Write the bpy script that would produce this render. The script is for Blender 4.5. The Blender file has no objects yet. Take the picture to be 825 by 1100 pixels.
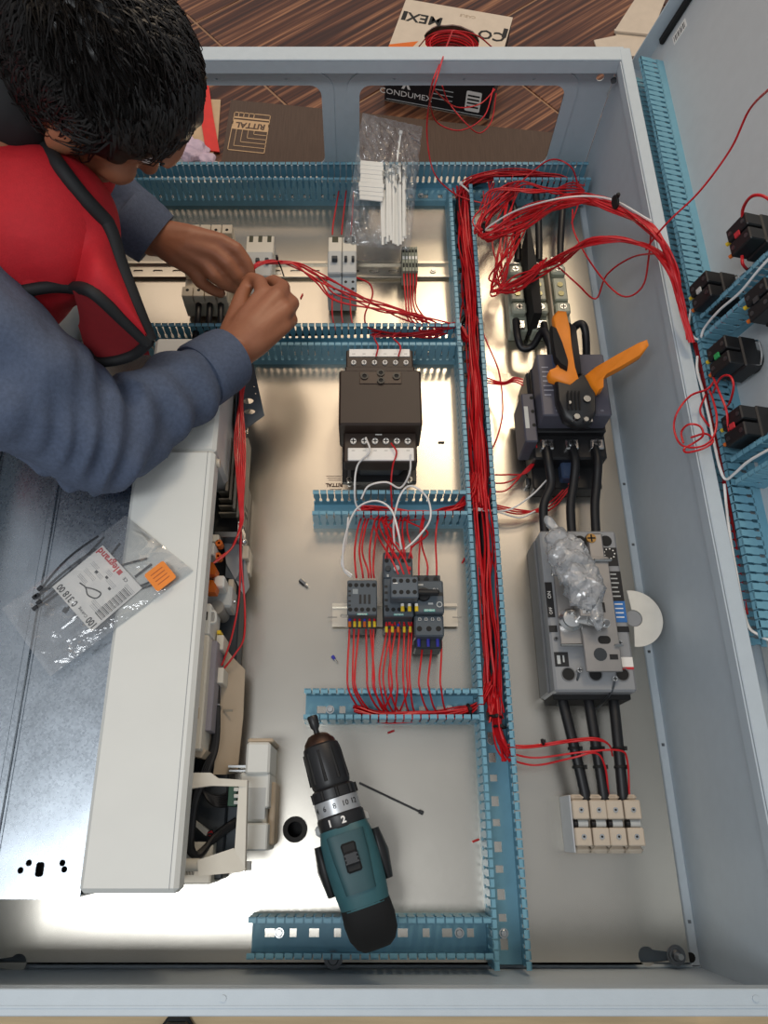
import bpy, bmesh, math, random
import numpy as np
from mathutils import Vector, Matrix
from mathutils.bvhtree import BVHTree

SC = bpy.context.scene
COL = SC.collection
random.seed(7)
R = math.radians

# ------------------------------------------------------------------ camera
CX, CY, F = 388.0, 550.0, 815.0          # principal point and focal length in photo pixels (825 x 1100)
H, TILT = 1.11, R(23.0)                  # lens height above the mounting plate, tilt away from straight down
cam_d = bpy.data.cameras.new('camera')
cam = bpy.data.objects.new('camera', cam_d); COL.objects.link(cam)
cam.location = (0, 0, H); cam.rotation_euler = (TILT, 0, 0)
cam_d.sensor_fit = 'VERTICAL'; cam_d.sensor_height = 24.0; cam_d.lens = 24.0*F/1100
cam_d.shift_x = (412.5-CX)/1100; cam_d.clip_start = 0.02
SC.camera = cam
ST, CT = math.sin(TILT), math.cos(TILT)
# ------------------------------------------------------------------ light
world = bpy.data.worlds.new('world'); SC.world = world; world.use_nodes = True
world.node_tree.nodes['Background'].inputs[0].default_value = (0.86, 0.90, 0.95, 1)
world.node_tree.nodes['Background'].inputs[1].default_value = 0.42
def area(name, loc, target, sx, sy, power, col):
    d = bpy.data.lights.new(name, 'AREA'); d.shape = 'RECTANGLE'; d.size = sx; d.size_y = sy; d.energy = power; d.color = col
    o = bpy.data.objects.new(name, d); COL.objects.link(o); o.location = loc
    o.rotation_euler = (Vector(target)-Vector(loc)).to_track_quat('-Z', 'Y').to_euler()
area('ceiling_panel_light', (-0.72, -0.40, 2.5), (-0.72, -0.399, 0), 1.1, 0.50, 21, (0.93, 0.97, 1.0))
area('ceiling_warm_light', (0.25, 2.5, 2.6), (0.25, 2.499, 0), 3.4, 2.0, 27, (1.0, 0.73, 0.48))
area('warm_lamp', (0.62, 2.35, 2.45), (0.3, 0.8, 0), 0.42, 0.42, 17, (1.0, 0.82, 0.58))
vs = SC.view_settings
vs.view_transform = 'Standard'; vs.look = 'None'; vs.exposure = 0.0; vs.gamma = 1.0; vs.use_curve_mapping = False

# ------------------------------------------------------------------ pixel -> place
def ray(px, py):
    u, v = (px-CX)/F, (py-CY)/F
    return Vector((u, ST-v*CT, -CT-v*ST))
def at(px, py, z=0.0):
    d = ray(px, py); t = (z-H)/d.z
    return Vector((0, 0, H))+d*t
def on(px, py, p0, n):
    d = ray(px, py); o = Vector((0, 0, H))
    return o+d*((Vector(p0)-o).dot(n)/d.dot(n))
def mpp(px, py, z):                      # metres per pixel there
    d = ray(px, py); return ((z-H)/d.z)/F

# ------------------------------------------------------------------ materials
def lin(c):
    if isinstance(c, str):
        c = [int(c[i:i+2], 16)/255 for i in (0, 2, 4)]
    return tuple((x/12.92 if x <= .04045 else ((x+.055)/1.055)**2.4) for x in c)
MATS = {}
def mat(name, col, rough=.5, metal=0., var=.06, scale=40., bump=0., alpha=1., spec=.5, bscale=None, stretch=None, trans=0.):
    if name in MATS: return MATS[name]
    m = bpy.data.materials.new(name); m.use_nodes = True; nt = m.node_tree; b = nt.nodes['Principled BSDF']
    c = lin(col)
    tc = nt.nodes.new('ShaderNodeTexCoord')
    src = tc.outputs['Object']
    if stretch:
        mp = nt.nodes.new('ShaderNodeMapping'); mp.inputs['Scale'].default_value = stretch
        nt.links.new(src, mp.inputs['Vector']); src = mp.outputs['Vector']
    n = nt.nodes.new('ShaderNodeTexNoise'); n.inputs['Scale'].default_value = scale; n.inputs['Detail'].default_value = 4
    nt.links.new(src, n.inputs['Vector'])
    r = nt.nodes.new('ShaderNodeValToRGB')
    r.color_ramp.elements[0].position = .3; r.color_ramp.elements[1].position = .7
    r.color_ramp.elements[0].color = tuple(max(0, x*(1-var)) for x in c)+(1,)
    r.color_ramp.elements[1].color = tuple(min(1, x*(1+var)) for x in c)+(1,)
    nt.links.new(n.outputs['Fac'], r.inputs['Fac']); nt.links.new(r.outputs['Color'], b.inputs['Base Color'])
    b.inputs['Roughness'].default_value = rough; b.inputs['Metallic'].default_value = metal
    b.inputs['Specular IOR Level'].default_value = spec; b.inputs['Alpha'].default_value = alpha
    if trans: b.inputs['Transmission Weight'].default_value = trans
    if bump:
        n2 = nt.nodes.new('ShaderNodeTexNoise'); n2.inputs['Scale'].default_value = bscale or scale*3; n2.inputs['Detail'].default_value = 3
        nt.links.new(src, n2.inputs['Vector'])
        bp = nt.nodes.new('ShaderNodeBump'); bp.inputs['Strength'].default_value = bump; bp.inputs['Distance'].default_value = .002
        nt.links.new(n2.outputs['Fac'], bp.inputs['Height']); nt.links.new(bp.outputs['Normal'], b.inputs['Normal'])
    MATS[name] = m
    return m
M_paint = mat('enclosure_grey_paint', 'b9c4cc', .45, 0, .02, 60, .05, bscale=500)
M_plate = mat('galvanised_plate', 'c9c3b8', .27, 1, .05, 9, .02, bscale=90)
def galv():
    m = mat('spangled_zinc', 'b4bcc4', .3, 1, .1, 30)
    nt = m.node_tree; b = nt.nodes['Principled BSDF']
    v = nt.nodes.new('ShaderNodeTexVoronoi'); v.inputs['Scale'].default_value = 420
    tc = [n for n in nt.nodes if n.type == 'TEX_COORD'][0]
    nt.links.new(tc.outputs['Object'], v.inputs['Vector'])
    mr = nt.nodes.new('ShaderNodeMapRange'); mr.inputs['To Min'].default_value = .24; mr.inputs['To Max'].default_value = .34
    nt.links.new(v.outputs['Color'], mr.inputs['Value']); nt.links.new(mr.outputs['Result'], b.inputs['Roughness'])
    return m
M_zinc = galv()
M_duct = mat('duct_blue_plastic', '6fa3b8', .42, 0, .05, 50)
M_red = mat('wire_red', 'c4161f', .38, 0, .1, 80)
M_white_wire = mat('wire_white', 'e6e4e2', .4)
M_blackw = mat('cable_black', '17171a', .45, 0, .1)
M_black = mat('plastic_black', '1b1b1d', .4, 0, .1)
M_blackm = mat('matte_black', '0c0c0d', .7)
M_sgrey = mat('device_anthracite', '4b545c', .5, 0, .05)
M_sdark = mat('device_dark', '2c3238', .5, 0, .05)
M_teal = mat('print_teal', '3fa9a0', .5)
M_lgrey = mat('device_light_grey', 'b9bcbb', .5)
M_beige = mat('device_beige', 'cfc4b2', .5)
M_cover = mat('drive_offwhite', 'd9dad5', .5, 0, .015, 20)
M_cream = mat('drive_cream', 'd8d3c6', .5, 0, .03)
M_tan = mat('drive_tan', 'bfae98', .55, 0, .04)
M_steel = mat('steel_bright', 'd4d4d2', .25, 1, .05)
M_steeld = mat('steel_dark', '7d8084', .35, 1, .08)
M_silver = mat('rail_zinc', 'd6cfc2', .33, 1, .04)
M_yellow = mat('sleeve_yellow', 'e8c52a', .5)
M_orange = mat('grip_orange', 'f08a1c', .45, 0, .05, 60)
M_orange2 = mat('connector_orange', 'd96b1c', .5)
M_blue = mat('ferrule_blue', '3b3bb0', .4)
M_white = mat('print_white', 'ece9e4', .5, 0, .02)
M_ink = mat('print_black', '141414', .6)
M_inkred = mat('print_red', 'c43038', .6)
M_green = mat('pcb_green', '2f5a45', .5)
M_trafo = mat('transformer_brown_black', '33261f', .5, 0, .06, 30)
M_mccb = mat('breaker_grey', '8f9194', .5, 0, .03)
M_clear = mat('pale_green_plastic', 'a9ae9d', .25, 0, .12, 60)
M_grill = mat('grille_grey_beige', '8d8678', .55)

# ------------------------------------------------------------------ mesh builder
class MB:
    def __init__(s): s.v = []; s.f = []
    def add(s, vs_, fs, M=None):
        b = len(s.v)
        for p in vs_:
            p = Vector(p); s.v.append(M @ p if M is not None else p)
        s.f += [tuple(i+b for i in f) for f in fs]
        return s
    def box(s, x0, y0, z0, x1, y1, z1, bev=0., M=None):
        if x0 > x1: x0, x1 = x1, x0
        if y0 > y1: y0, y1 = y1, y0
        if z0 > z1: z0, z1 = z1, z0
        b = min(bev, (x1-x0)*.45, (y1-y0)*.45, (z1-z0)*.45)
        X, Y, Z = (x0, x1), (y0, y1), (z0, z1)
        if b <= 0:
            vv = [(X[i], Y[j], Z[k]) for k in (0, 1) for j in (0, 1) for i in (0, 1)]
            return s.add(vv, [(0, 2, 3, 1), (4, 5, 7, 6), (0, 1, 5, 4), (2, 6, 7, 3), (0, 4, 6, 2), (1, 3, 7, 5)], M)
        vv = []; idx = {}
        for k in (0, 1):
            for j in (0, 1):
                for i in (0, 1):
                    c = (X[i], Y[j], Z[k]); sg = (1-2*i, 1-2*j, 1-2*k)
                    for a in range(3):
                        p = [c[q]+(0 if q == a else sg[q]*b) for q in range(3)]
                        idx[(i, j, k, a)] = len(vv); vv.append(p)
        ff = []
        for a in range(3):
            o = [q for q in range(3) if q != a]
            for e in (0, 1):
                quad = []
                for (m, n) in ((0, 0), (1, 0), (1, 1), (0, 1)):
                    c = [0, 0, 0]; c[a] = e; c[o[0]] = m; c[o[1]] = n
                    quad.append(idx[(c[0], c[1], c[2], a)])
                ff.append(tuple(quad))
            for m in (0, 1):
                for n in (0, 1):
                    q = []
                    for e, (f1, f2) in ((0, (o[0], o[1])), (1, (o[1], o[0]))):
                        c = [0, 0, 0]; c[a] = e; c[o[0]] = m; c[o[1]] = n
                        q += [idx[(c[0], c[1], c[2], f1)], idx[(c[0], c[1], c[2], f2)]]
                    ff.append(tuple(q))
        for k in (0, 1):
            for j in (0, 1):
                for i in (0, 1):
                    ff.append(tuple(idx[(i, j, k, a)] for a in range(3)))
        return s.add(vv, ff, M)
    def cyl(s, p0, p1, r0, r1=None, n=14, M=None):
        r1 = r0 if r1 is None else r1
        p0, p1 = Vector(p0), Vector(p1); q = (p1-p0).to_track_quat('Z', 'Y'); vv = []
        for p, r in ((p0, r0), (p1, r1)):
            for i in range(n):
                a = 2*math.pi*i/n; vv.append(p+q @ Vector((r*math.cos(a), r*math.sin(a), 0)))
        ff = [(i, (i+1) % n, n+(i+1) % n, n+i) for i in range(n)]+[tuple(range(n))[::-1], tuple(range(n, 2*n))]
        return s.add(vv, ff, M)
    def ring(s, c, ro, ri, z0, z1, n=24, M=None):
        vv = []; ff = []
        for z in (z0, z1):
            for r in (ro, ri):
                vv += [(c[0]+r*math.cos(2*math.pi*i/n), c[1]+r*math.sin(2*math.pi*i/n), z) for i in range(n)]
        for i in range(n):
            j = (i+1) % n
            ff += [(i, j, 2*n+j, 2*n+i), (n+j, n+i, 3*n+i, 3*n+j), (2*n+i, 2*n+j, 3*n+j, 3*n+i), (j, i, n+i, n+j)]
        return s.add(vv, ff, M)
    def prism(s, poly, z0, z1, M=None):
        n = len(poly)
        vv = [(x, y, z0) for x, y in poly]+[(x, y, z1) for x, y in poly]
        ff = [tuple(range(n))[::-1], tuple(range(n, 2*n))]+[(i, (i+1) % n, n+(i+1) % n, n+i) for i in range(n)]
        return s.add(vv, ff, M)
    def tube(s, pts, r, n=6, r1=None):
        pts = [Vector(p) for p in pts]; m = len(pts)
        if m < 2: return s
        vv = []; ff = []
        t0 = (pts[1]-pts[0]).normalized(); nrm = t0.orthogonal().normalized()
        for i, p in enumerate(pts):
            t = (pts[min(i+1, m-1)]-pts[max(i-1, 0)])
            t = t.normalized() if t.length > 1e-9 else t0
            nrm = nrm-t*nrm.dot(t); nrm = nrm.normalized() if nrm.length > 1e-6 else t.orthogonal().normalized()
            bn = t.cross(nrm); rr = r if r1 is None else r+(r1-r)*i/(m-1)
            for k in range(n):
                a = 2*math.pi*k/n; vv.append(p+nrm*(rr*math.cos(a))+bn*(rr*math.sin(a)))
        for i in range(m-1):
            for k in range(n):
                ff.append((i*n+k, i*n+(k+1) % n, (i+1)*n+(k+1) % n, (i+1)*n+k))
        ff += [tuple(range(n))[::-1], tuple(range((m-1)*n, m*n))]
        return s.add(vv, ff)
    def lathe(s, prof, M=None, n=24, sx=1., sy=1.):      # profile of (radius, z)
        vv = []; ff = []
        for r, z in prof:
            for i in range(n):
                a = 2*math.pi*i/n; vv.append((r*math.cos(a)*sx, r*math.sin(a)*sy, z))
        for k in range(len(prof)-1):
            for i in range(n):
                j = (i+1) % n; ff.append((k*n+i, k*n+j, (k+1)*n+j, (k+1)*n+i))
        ff += [tuple(range(n))[::-1], tuple(range((len(prof)-1)*n, len(prof)*n))]
        return s.add(vv, ff, M)
    def ball(s, c, r, M=None, nu=16, nv=10):
        r = (r, r, r) if not hasattr(r, '__len__') else r
        vv = [(0, 0, -1)]; ff = []
        for j in range(1, nv):
            t = math.pi*j/nv
            for i in range(nu):
                a = 2*math.pi*i/nu; vv.append((math.sin(t)*math.cos(a), math.sin(t)*math.sin(a), -math.cos(t)))
        vv.append((0, 0, 1)); top = len(vv)-1
        for i in range(nu):
            k = (i+1) % nu; ff.append((0, 1+k, 1+i)); ff.append((top, top-nu+i, top-nu+k))
            for j in range(nv-2): ff.append((1+j*nu+i, 1+j*nu+k, 1+(j+1)*nu+k, 1+(j+1)*nu+i))
        MM = Matrix.Translation(c) @ (M.to_4x4() if M is not None else Matrix()) @ Matrix.Diagonal((r[0], r[1], r[2], 1))
        return s.add(vv, ff, MM)
    def grid(s, rows):                                   # open sheet through rows of points
        nr, nc = len(rows), len(rows[0])
        return s.add([p for r in rows for p in r], [(i*nc+j, i*nc+j+1, (i+1)*nc+j+1, (i+1)*nc+j) for i in range(nr-1) for j in range(nc-1)])
    def mesh(s, name, mtl, inv=None, smooth=35, recalc=True):
        me = bpy.data.meshes.new(name)
        me.from_pydata([tuple(inv @ p) if inv is not None else tuple(p) for p in s.v], [], s.f)
        if recalc:
            bm = bmesh.new(); bm.from_mesh(me); bmesh.ops.recalc_face_normals(bm, faces=bm.faces); bm.to_mesh(me); bm.free()
        if mtl: me.materials.append(mtl)
        if smooth:
            me.polygons.foreach_set('use_smooth', [True]*len(me.polygons))
            me.set_sharp_from_angle(angle=R(smooth))
        return me
    def build(s, name, mtl, parent=None, world=False, smooth=35, recalc=True):
        """world=True: the points are world points, moved into the parent's frame."""
        inv = INV.get(parent.name) if (world and parent is not None) else None
        o = bpy.data.objects.new(name, s.mesh(name, mtl, inv, smooth, recalc)); COL.objects.link(o)
        if parent is not None: o.parent = parent
        return o
INV = {}
ORD = 'first second third fourth fifth sixth seventh eighth ninth tenth'.split()
def tag(o, label=None, cat=None, group=None, kind=None):
    if label: o['label'] = label
    if cat: o['category'] = cat
    if group: o['group'] = group
    if kind: o['kind'] = kind
    return o
def thing(name, label, cat, M=None, group=None, kind=None):
    o = bpy.data.objects.new(name, None); COL.objects.link(o); o.empty_display_size = .02
    if M is None: M = Matrix()
    if isinstance(M, (tuple, Vector)): M = Matrix.Translation(M)
    o.matrix_world = M; INV[o.name] = M.inverted()
    return tag(o, label, cat, group, kind)
def single(mb, name, label, cat, mtl, loc, group=None, kind=None, smooth=35):
    """one mesh thing from world points, its origin at loc"""
    M = Matrix.Translation(loc)
    o = bpy.data.objects.new(name, mb.mesh(name, mtl, M.inverted(), smooth)); COL.objects.link(o); o.matrix_world = M
    return tag(o, label, cat, group, kind)
def inst(me, name, parent, loc=(0, 0, 0), M=None):
    o = bpy.data.objects.new(name, me); COL.objects.link(o); o.parent = parent
    if M is not None: o.matrix_local = M
    else: o.location = loc
    return o
def frame(o, x, n):
    """matrix with local x along x, local z along n"""
    z = Vector(n).normalized(); x = Vector(x); x = (x-z*x.dot(z)).normalized(); y = z.cross(x)
    m = Matrix((x, y, z)).transposed().to_4x4(); m.translation = Vector(o); return m
def text(s, size, M, mtl, parent, name='lettering', ax='CENTER', ext=.0002, sx=1., bold=0.):
    c = bpy.data.curves.new(name, 'FONT'); c.body = s; c.size = size; c.align_x = ax; c.align_y = 'CENTER'; c.extrude = ext; c.resolution_u = 2; c.offset = bold
    t = bpy.data.objects.new('tmp', c); COL.objects.link(t)
    me = bpy.data.meshes.new_from_object(t.evaluated_get(bpy.context.evaluated_depsgraph_get()))
    bpy.data.objects.remove(t); bpy.data.curves.remove(c)
    me.materials.clear(); me.materials.append(mtl); me.transform(Matrix.Diagonal((sx, 1, 1, 1)))
    o = bpy.data.objects.new(name, me); COL.objects.link(o); o.parent = parent; o.matrix_local = M
    return o
def spline(pts, n=8):
    pts = [Vector(p) for p in pts]
    if len(pts) < 3:
        return [pts[0].lerp(pts[-1], i/n) for i in range(n+1)]
    P = [pts[0]*2-pts[1]]+pts+[pts[-1]*2-pts[-2]]; out = []
    for i in range(1, len(P)-2):
        a, b, c, d = P[i-1], P[i], P[i+1], P[i+2]
        for k in range(n):
            t = k/n
            out.append(.5*((2*b)+(c-a)*t+(2*a-5*b+4*c-d)*t*t+(3*b-a-3*c+d)*t**3))
    out.append(pts[-1]); return out
def px3(l): return [at(*p) for p in l]
def wire(name, label, pts, r=.0014, mtl=None, group=None, cat='wire', n=6, sides=6, world=False):
    P = pts if world else px3(pts)
    mb = MB().tube(spline(P, n), r, sides)
    return single(mb, name, label, cat, mtl or M_red, P[0], group, smooth=60)
def bundle(count, pts, spread, label, group, r=.0014, mtl=None, name='red_wire', zs=.008, cut=0., rnd=None, zmin=.004, n=6):
    rnd = rnd or random.Random(len(pts)*31+count+int(pts[0][0]))
    P = px3(pts)
    for k in range(count):
        o = Vector((rnd.uniform(-1, 1)*spread, rnd.uniform(-1, 1)*spread, rnd.uniform(-1, 1)*zs)); Q = []
        for i, p in enumerate(P):
            j = Vector((rnd.gauss(0, .35)*spread, rnd.gauss(0, .35)*spread, rnd.gauss(0, .3)*zs))
            q = p+o*.8+j; q.z = max(q.z, zmin); Q.append(q)
        a = 0
        if cut and len(Q) > 4 and rnd.random() < cut: Q = Q[:rnd.randint(4, len(Q))]
        single(MB().tube(spline(Q, n), r, 6), name, label, 'wire', mtl or M_red, Q[0], group, smooth=60)
# ------------------------------------------------------------------ flat sheets with holes
def rrect(x0, y0, x1, y1, r=.0, n=5):
    if r <= 0: return [(x0, y0), (x1, y0), (x1, y1), (x0, y1)]
    out = []
    for cx, cy, a0 in ((x1-r, y0+r, -90), (x1-r, y1-r, 0), (x0+r, y1-r, 90), (x0+r, y0+r, 180)):
        for i in range(n+1):
            a = R(a0+90*i/n); out.append((cx+r*math.cos(a), cy+r*math.sin(a)))
    return out
def circ(x, y, r, n=16, ry=None): return [(x+r*math.cos(2*math.pi*i/n), y+(ry or r)*math.sin(2*math.pi*i/n)) for i in range(n)]
def sheet(name, outer, holes, t, mtl, parent=None, M=None, bev=0.):
    """flat plate of thickness t (z from -t to 0 in its frame) with holes"""
    c = bpy.data.curves.new(name, 'CURVE'); c.dimensions = '2D'; c.fill_mode = 'BOTH'; c.extrude = t/2; c.bevel_depth = bev
    for poly in [outer]+holes:
        s = c.splines.new('POLY'); s.points.add(len(poly)-1); s.use_cyclic_u = True
        for p, q in zip(s.points, poly): p.co = (q[0], q[1], 0, 1)
    t_ = bpy.data.objects.new('tmp', c); COL.objects.link(t_)
    me = bpy.data.meshes.new_from_object(t_.evaluated_get(bpy.context.evaluated_depsgraph_get()))
    bpy.data.objects.remove(t_); bpy.data.curves.remove(c)
    me.materials.clear(); me.materials.append(mtl); me.transform(Matrix.Translation((0, 0, -t/2)))
    o = bpy.data.objects.new(name, me); COL.objects.link(o)
    if parent is not None: o.parent = parent
    if M is not None: o.matrix_local = M
    return o

# ------------------------------------------------------------------ floor: wood-look tiles laid diagonally
ZF = -.30
def tile_mat():
    m = bpy.data.materials.new('tile_brown_streaked'); m.use_nodes = True; nt = m.node_tree; b = nt.nodes['Principled BSDF']
    tc = nt.nodes.new('ShaderNodeTexCoord'); mp = nt.nodes.new('ShaderNodeMapping'); mp.inputs['Scale'].default_value = (1.2, 60, 1)
    oi = nt.nodes.new('ShaderNodeObjectInfo'); ad = nt.nodes.new('ShaderNodeVectorMath')
    nt.links.new(tc.outputs['Object'], mp.inputs['Vector']); nt.links.new(mp.outputs['Vector'], ad.inputs[0]); nt.links.new(oi.outputs['Random'], ad.inputs[1])
    n = nt.nodes.new('ShaderNodeTexNoise'); n.inputs['Scale'].default_value = 1.6; n.inputs['Detail'].default_value = 3
    nt.links.new(ad.outputs[0], n.inputs['Vector'])
    r = nt.nodes.new('ShaderNodeValToRGB'); e = r.color_ramp.elements
    e[0].position = .36; e[0].color = lin('3a2117')+(1,); e[1].position = .7; e[1].color = lin('a1714f')+(1,)
    k = r.color_ramp.elements.new(.52); k.color = lin('593422')+(1,); k = r.color_ramp.elements.new(.60); k.color = lin('7a5038')+(1,)
    nt.links.new(n.outputs['Fac'], r.inputs['Fac']); nt.links.new(r.outputs['Color'], b.inputs['Base Color'])
    b.inputs['Roughness'].default_value = .35
    return m
M_tile = tile_mat(); M_grout = mat('grout_tan', '9c7a60', .8)
fl = MB().box(-4, -3, ZF-.05, 4, 6, ZF-.003).build('floor', M_grout); tag(fl, kind='structure')
gA, gB = at(184, 0, ZF), at(284, 91, ZF); d1 = (gB-gA); d1.z = 0; d1.normalize(); d2 = Vector((-d1.y, d1.x, 0))
TS = .53
tm = MB().box(-TS/2+.003, -TS/2+.003, -.012, TS/2-.003, TS/2-.003, 0, .0015).mesh('tile', M_tile)
ang = math.atan2(d2.y, d2.x)
for i in range(-8, 9):
    for j in range(-8, 9):
        c = gA+d2*((i+.5)*TS)-d1*((j+.27)*TS)
        if not (-2.2 < c.x < 2.2 and -1.2 < c.y < 4.6): continue
        inst(tm, 'tile', fl, M=Matrix.Translation((c.x, c.y, ZF)) @ Matrix.Rotation(ang, 4, 'Z'))

# ------------------------------------------------------------------ supports, board
M_ply = mat('plywood', 'c9ae86', .6, 0, .12, 8, stretch=(1, 14, 1))
X0, X1, Y0, Y1, RIM = -.505, .436, -.158, 1.20, .25
single(MB().box(-.50, -.36, -.062, .62, 1.12, -.044, .001), 'plywood_board', 'pale plywood board under the grey enclosure', 'board', M_ply, (0, .2, -.062))
for k, (x, w) in enumerate(((-.40, 'left'), (.32, 'right'))):
    single(MB().box(x-.045, -.30, ZF, x+.045, 1.08, -.062, .002), 'timber_beam', 'timber beam carrying the %s half of the plywood board' % w, 'beam', M_ply, (x, .4, ZF), 'timber beams under the board')

# ------------------------------------------------------------------ enclosure
enc = thing('electrical_enclosure', 'large grey steel electrical enclosure lying on its back with its door open', 'enclosure', (0, .5, -.044))
def P_(mb, name, m=M_paint, parent=enc): return mb.build(name, m, parent, world=True)
T = .002
P_(MB().box(X0-T, Y0-T, -.044, X1+T, Y1+T, -.040), 'back_panel')
P_(MB().box(X1, Y0, -.04, X1+T, Y1, RIM), 'side_wall'); P_(MB().box(X0-T, Y0, -.04, X0, Y1, RIM), 'side_wall')
P_(MB().box(X0, Y0-T, -.04, X1, Y0, RIM), 'near_wall')
V_Y = Vector((0, 1, 0))
fw = sheet('far_wall', rrect(X0, -.04, X1, RIM), [rrect(-.43, .012, -.070, .184, .02), rrect(-.003, .012, .358, .184, .02), circ(on(645, 84, (0, Y1, 0), V_Y).x, on(645, 84, (0, Y1, 0), V_Y).z, .007, 14), circ(on(617, 178, (0, Y1, 0), V_Y).x, on(617, 178, (0, Y1, 0), V_Y).z, .007)], T, M_paint, enc,
           Matrix.Translation((0, Y1-.5+T, .044)) @ Matrix.Rotation(R(90), 4, 'X'))
for (a, b) in ((-.43, -.070), (-.003, .358)):
    holes = [circ(a+.06+k*(b-a-.12)/2, .197, .0025, 8) for k in range(3)]
    sheet('embossed_frame', rrect(a-.022, -.01, b+.022, .210, .035), [rrect(a, .012, b, .184, .02)]+holes, .004, M_paint, enc,
          Matrix.Translation((0, Y1-.5, .044)) @ Matrix.Rotation(R(90), 4, 'X'))
FW = .024
for nm, bx_ in (('rim_flange', (X0, Y1-FW-.004, X1, Y1+.004)), ('rim_flange', (X0, Y0-.003, X1, Y0+FW-.004))):
    P_(MB().box(bx_[0], bx_[1], RIM, bx_[2], bx_[3], RIM+.0025, .001), nm)
P_(MB().box(X0, Y1-FW-.004, RIM-.022, X1, Y1-FW-.002, RIM), 'rim_lip')
P_(MB().box(X0, Y0+FW-.006, RIM-.018, X1, Y0+FW-.004, RIM), 'rim_lip')
for xs in ((X1-.008, X1+.010), (X0-.010, X0+.008)):
    P_(MB().box(xs[0], Y0, RIM, xs[1], Y1, RIM+.003, .001), 'rim_flange')
P_(MB().box(X1-.010, Y0, RIM-.018, X1-.008, Y1, RIM), 'rim_lip')
# groove on near rim
P_(MB().box(X0, Y0+.004, RIM+.0025, X1, Y0+.006, RIM+.0034), 'rim_bead')
# foot strip along the side wall
P_(MB().box(X1-.014, Y0, -.04, X1, Y1, -.012, .002), 'foot_strip'); P_(MB().box(X0, Y0, -.04, X1, Y0+.004, -.012, .001), 'foot_strip')
for py in (520, 585, 640, 700, 800, 990):
    d = on(700+ (py-585)*.17, py, (X1-.007, 0, -.012), Vector((0, 0, 1)))
    P_(MB().box(X1-.009, d.y-.002, -.0125, X1-.005, d.y+.002, -.0115), 'rivet', M_steeld)
bq = on(661, 104, (0, Y1-.01, 0), V_Y); P_(MB().cyl((bq.x, Y1, bq.z), (bq.x, Y1-.004, bq.z), .013, .013, 18).cyl((bq.x, Y1-.004, bq.z), (bq.x, Y1-.016, bq.z), .009, .009, 6).cyl((bq.x, Y1-.016, bq.z), (bq.x, Y1-.022, bq.z), .005), 'bolt', M_lgrey)
P_(MB().cyl((.425, Y1-.03, .218), (.425, Y1-.034, .218), .005, .005, 8), 'bolt', M_steeld)
P_(MB().cyl((at(240, 1078, RIM).x, Y0+.012, RIM+.0025), (at(240, 1078, RIM).x, Y0+.012, RIM+.004), .003, .003, 10), 'rivet', M_paint)
P_(MB().cyl((at(810, 1072, RIM).x, Y0+.012, RIM+.0025), (at(810, 1072, RIM).x, Y0+.012, RIM+.004), .003, .003, 10), 'rivet', M_paint)

# door: hinged on the right rim, swung up to about 76 degrees
DA = R(76); DS = Vector((math.cos(DA), 0, math.sin(DA))); DN = Vector((-math.sin(DA), 0, math.cos(DA))); DP = Vector((.492, 0, .228))
M_door = mat('door_grey_paint', 'bfc3c5', .45, 0, .02, 60, .05, bscale=500)
DM = frame(DP, DS, DN)                     # local x = up the door, y = -Y world? , z = out of the door's inner face
dy = (DM.to_3x3() @ Vector((0, 1, 0))).y   # sign of local y in world Y
def dl(s, Y, h=0.): return Vector((s, (Y)*dy, h))
def dpt(s, Y, h=0.): return DM @ dl(s, Y, h)
door = MB().box(-.03, min(dy*(Y0-.01), dy*(Y1+.018)), -.003, .90, max(dy*(Y0-.01), dy*(Y1+.018)), 0, 0, DM).build('door', M_door, enc, world=True)
INV[door.name] = INV[enc.name]
def Dp(mb, name, m, parent=door): return mb.build(name, m, parent, world=True)
for ya, yb in ((Y1+.015, Y1+.018), (Y0-.010, Y0-.007)):
    Dp(MB().box(-.03, dy*ya, 0, .90, dy*yb, .026, 0, DM), 'door_flange', M_paint)
Dp(MB().box(-.032, dy*(Y0-.01), 0, -.029, dy*(Y1+.018), .02, 0, DM), 'door_flange', M_paint)
Dp(MB().box(.03, dy*(Y1-.001), 0, .88, dy*(Y1+.011), .008, .002, DM), 'gasket', M_blackm)
Dp(MB().box(.0, dy*(Y0+.0), 0, .88, dy*(Y0+.008), .008, .002, DM), 'gasket', M_blackm)
lab = Dp(MB().box(.052, dy*(Y1-.03), 0, .085, dy*(Y1-.012), .0006, 0, DM), 'sticker', M_white)
for k in range(9):
    Dp(MB().box(.055+k*.0032, dy*(Y1-.027), .0006, .055+k*.0032+(.0008, .0016)[k % 2], dy*(Y1-.016), .0009, 0, DM), 'printed_bar', M_ink)
rail = MB()
for k in range(0, 9):
    rail.box(-.016, dy*(.20-k*.04), .0, -.006, dy*(.20-k*.04-.03), .001, 0, DM)
for k in range(1): pass
Dp(MB().box(-.024, dy*(Y0+.02), 0, -.001, dy*.22, .006, .001, DM), 'hinge_rail', M_lgrey)
for k in range(7):
    Dp(MB().box(-.014, dy*(.19-k*.045), .006, -.010, dy*(.19-k*.045-.024), .0066, 0, DM), 'rail_slot', M_blackm)

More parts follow.
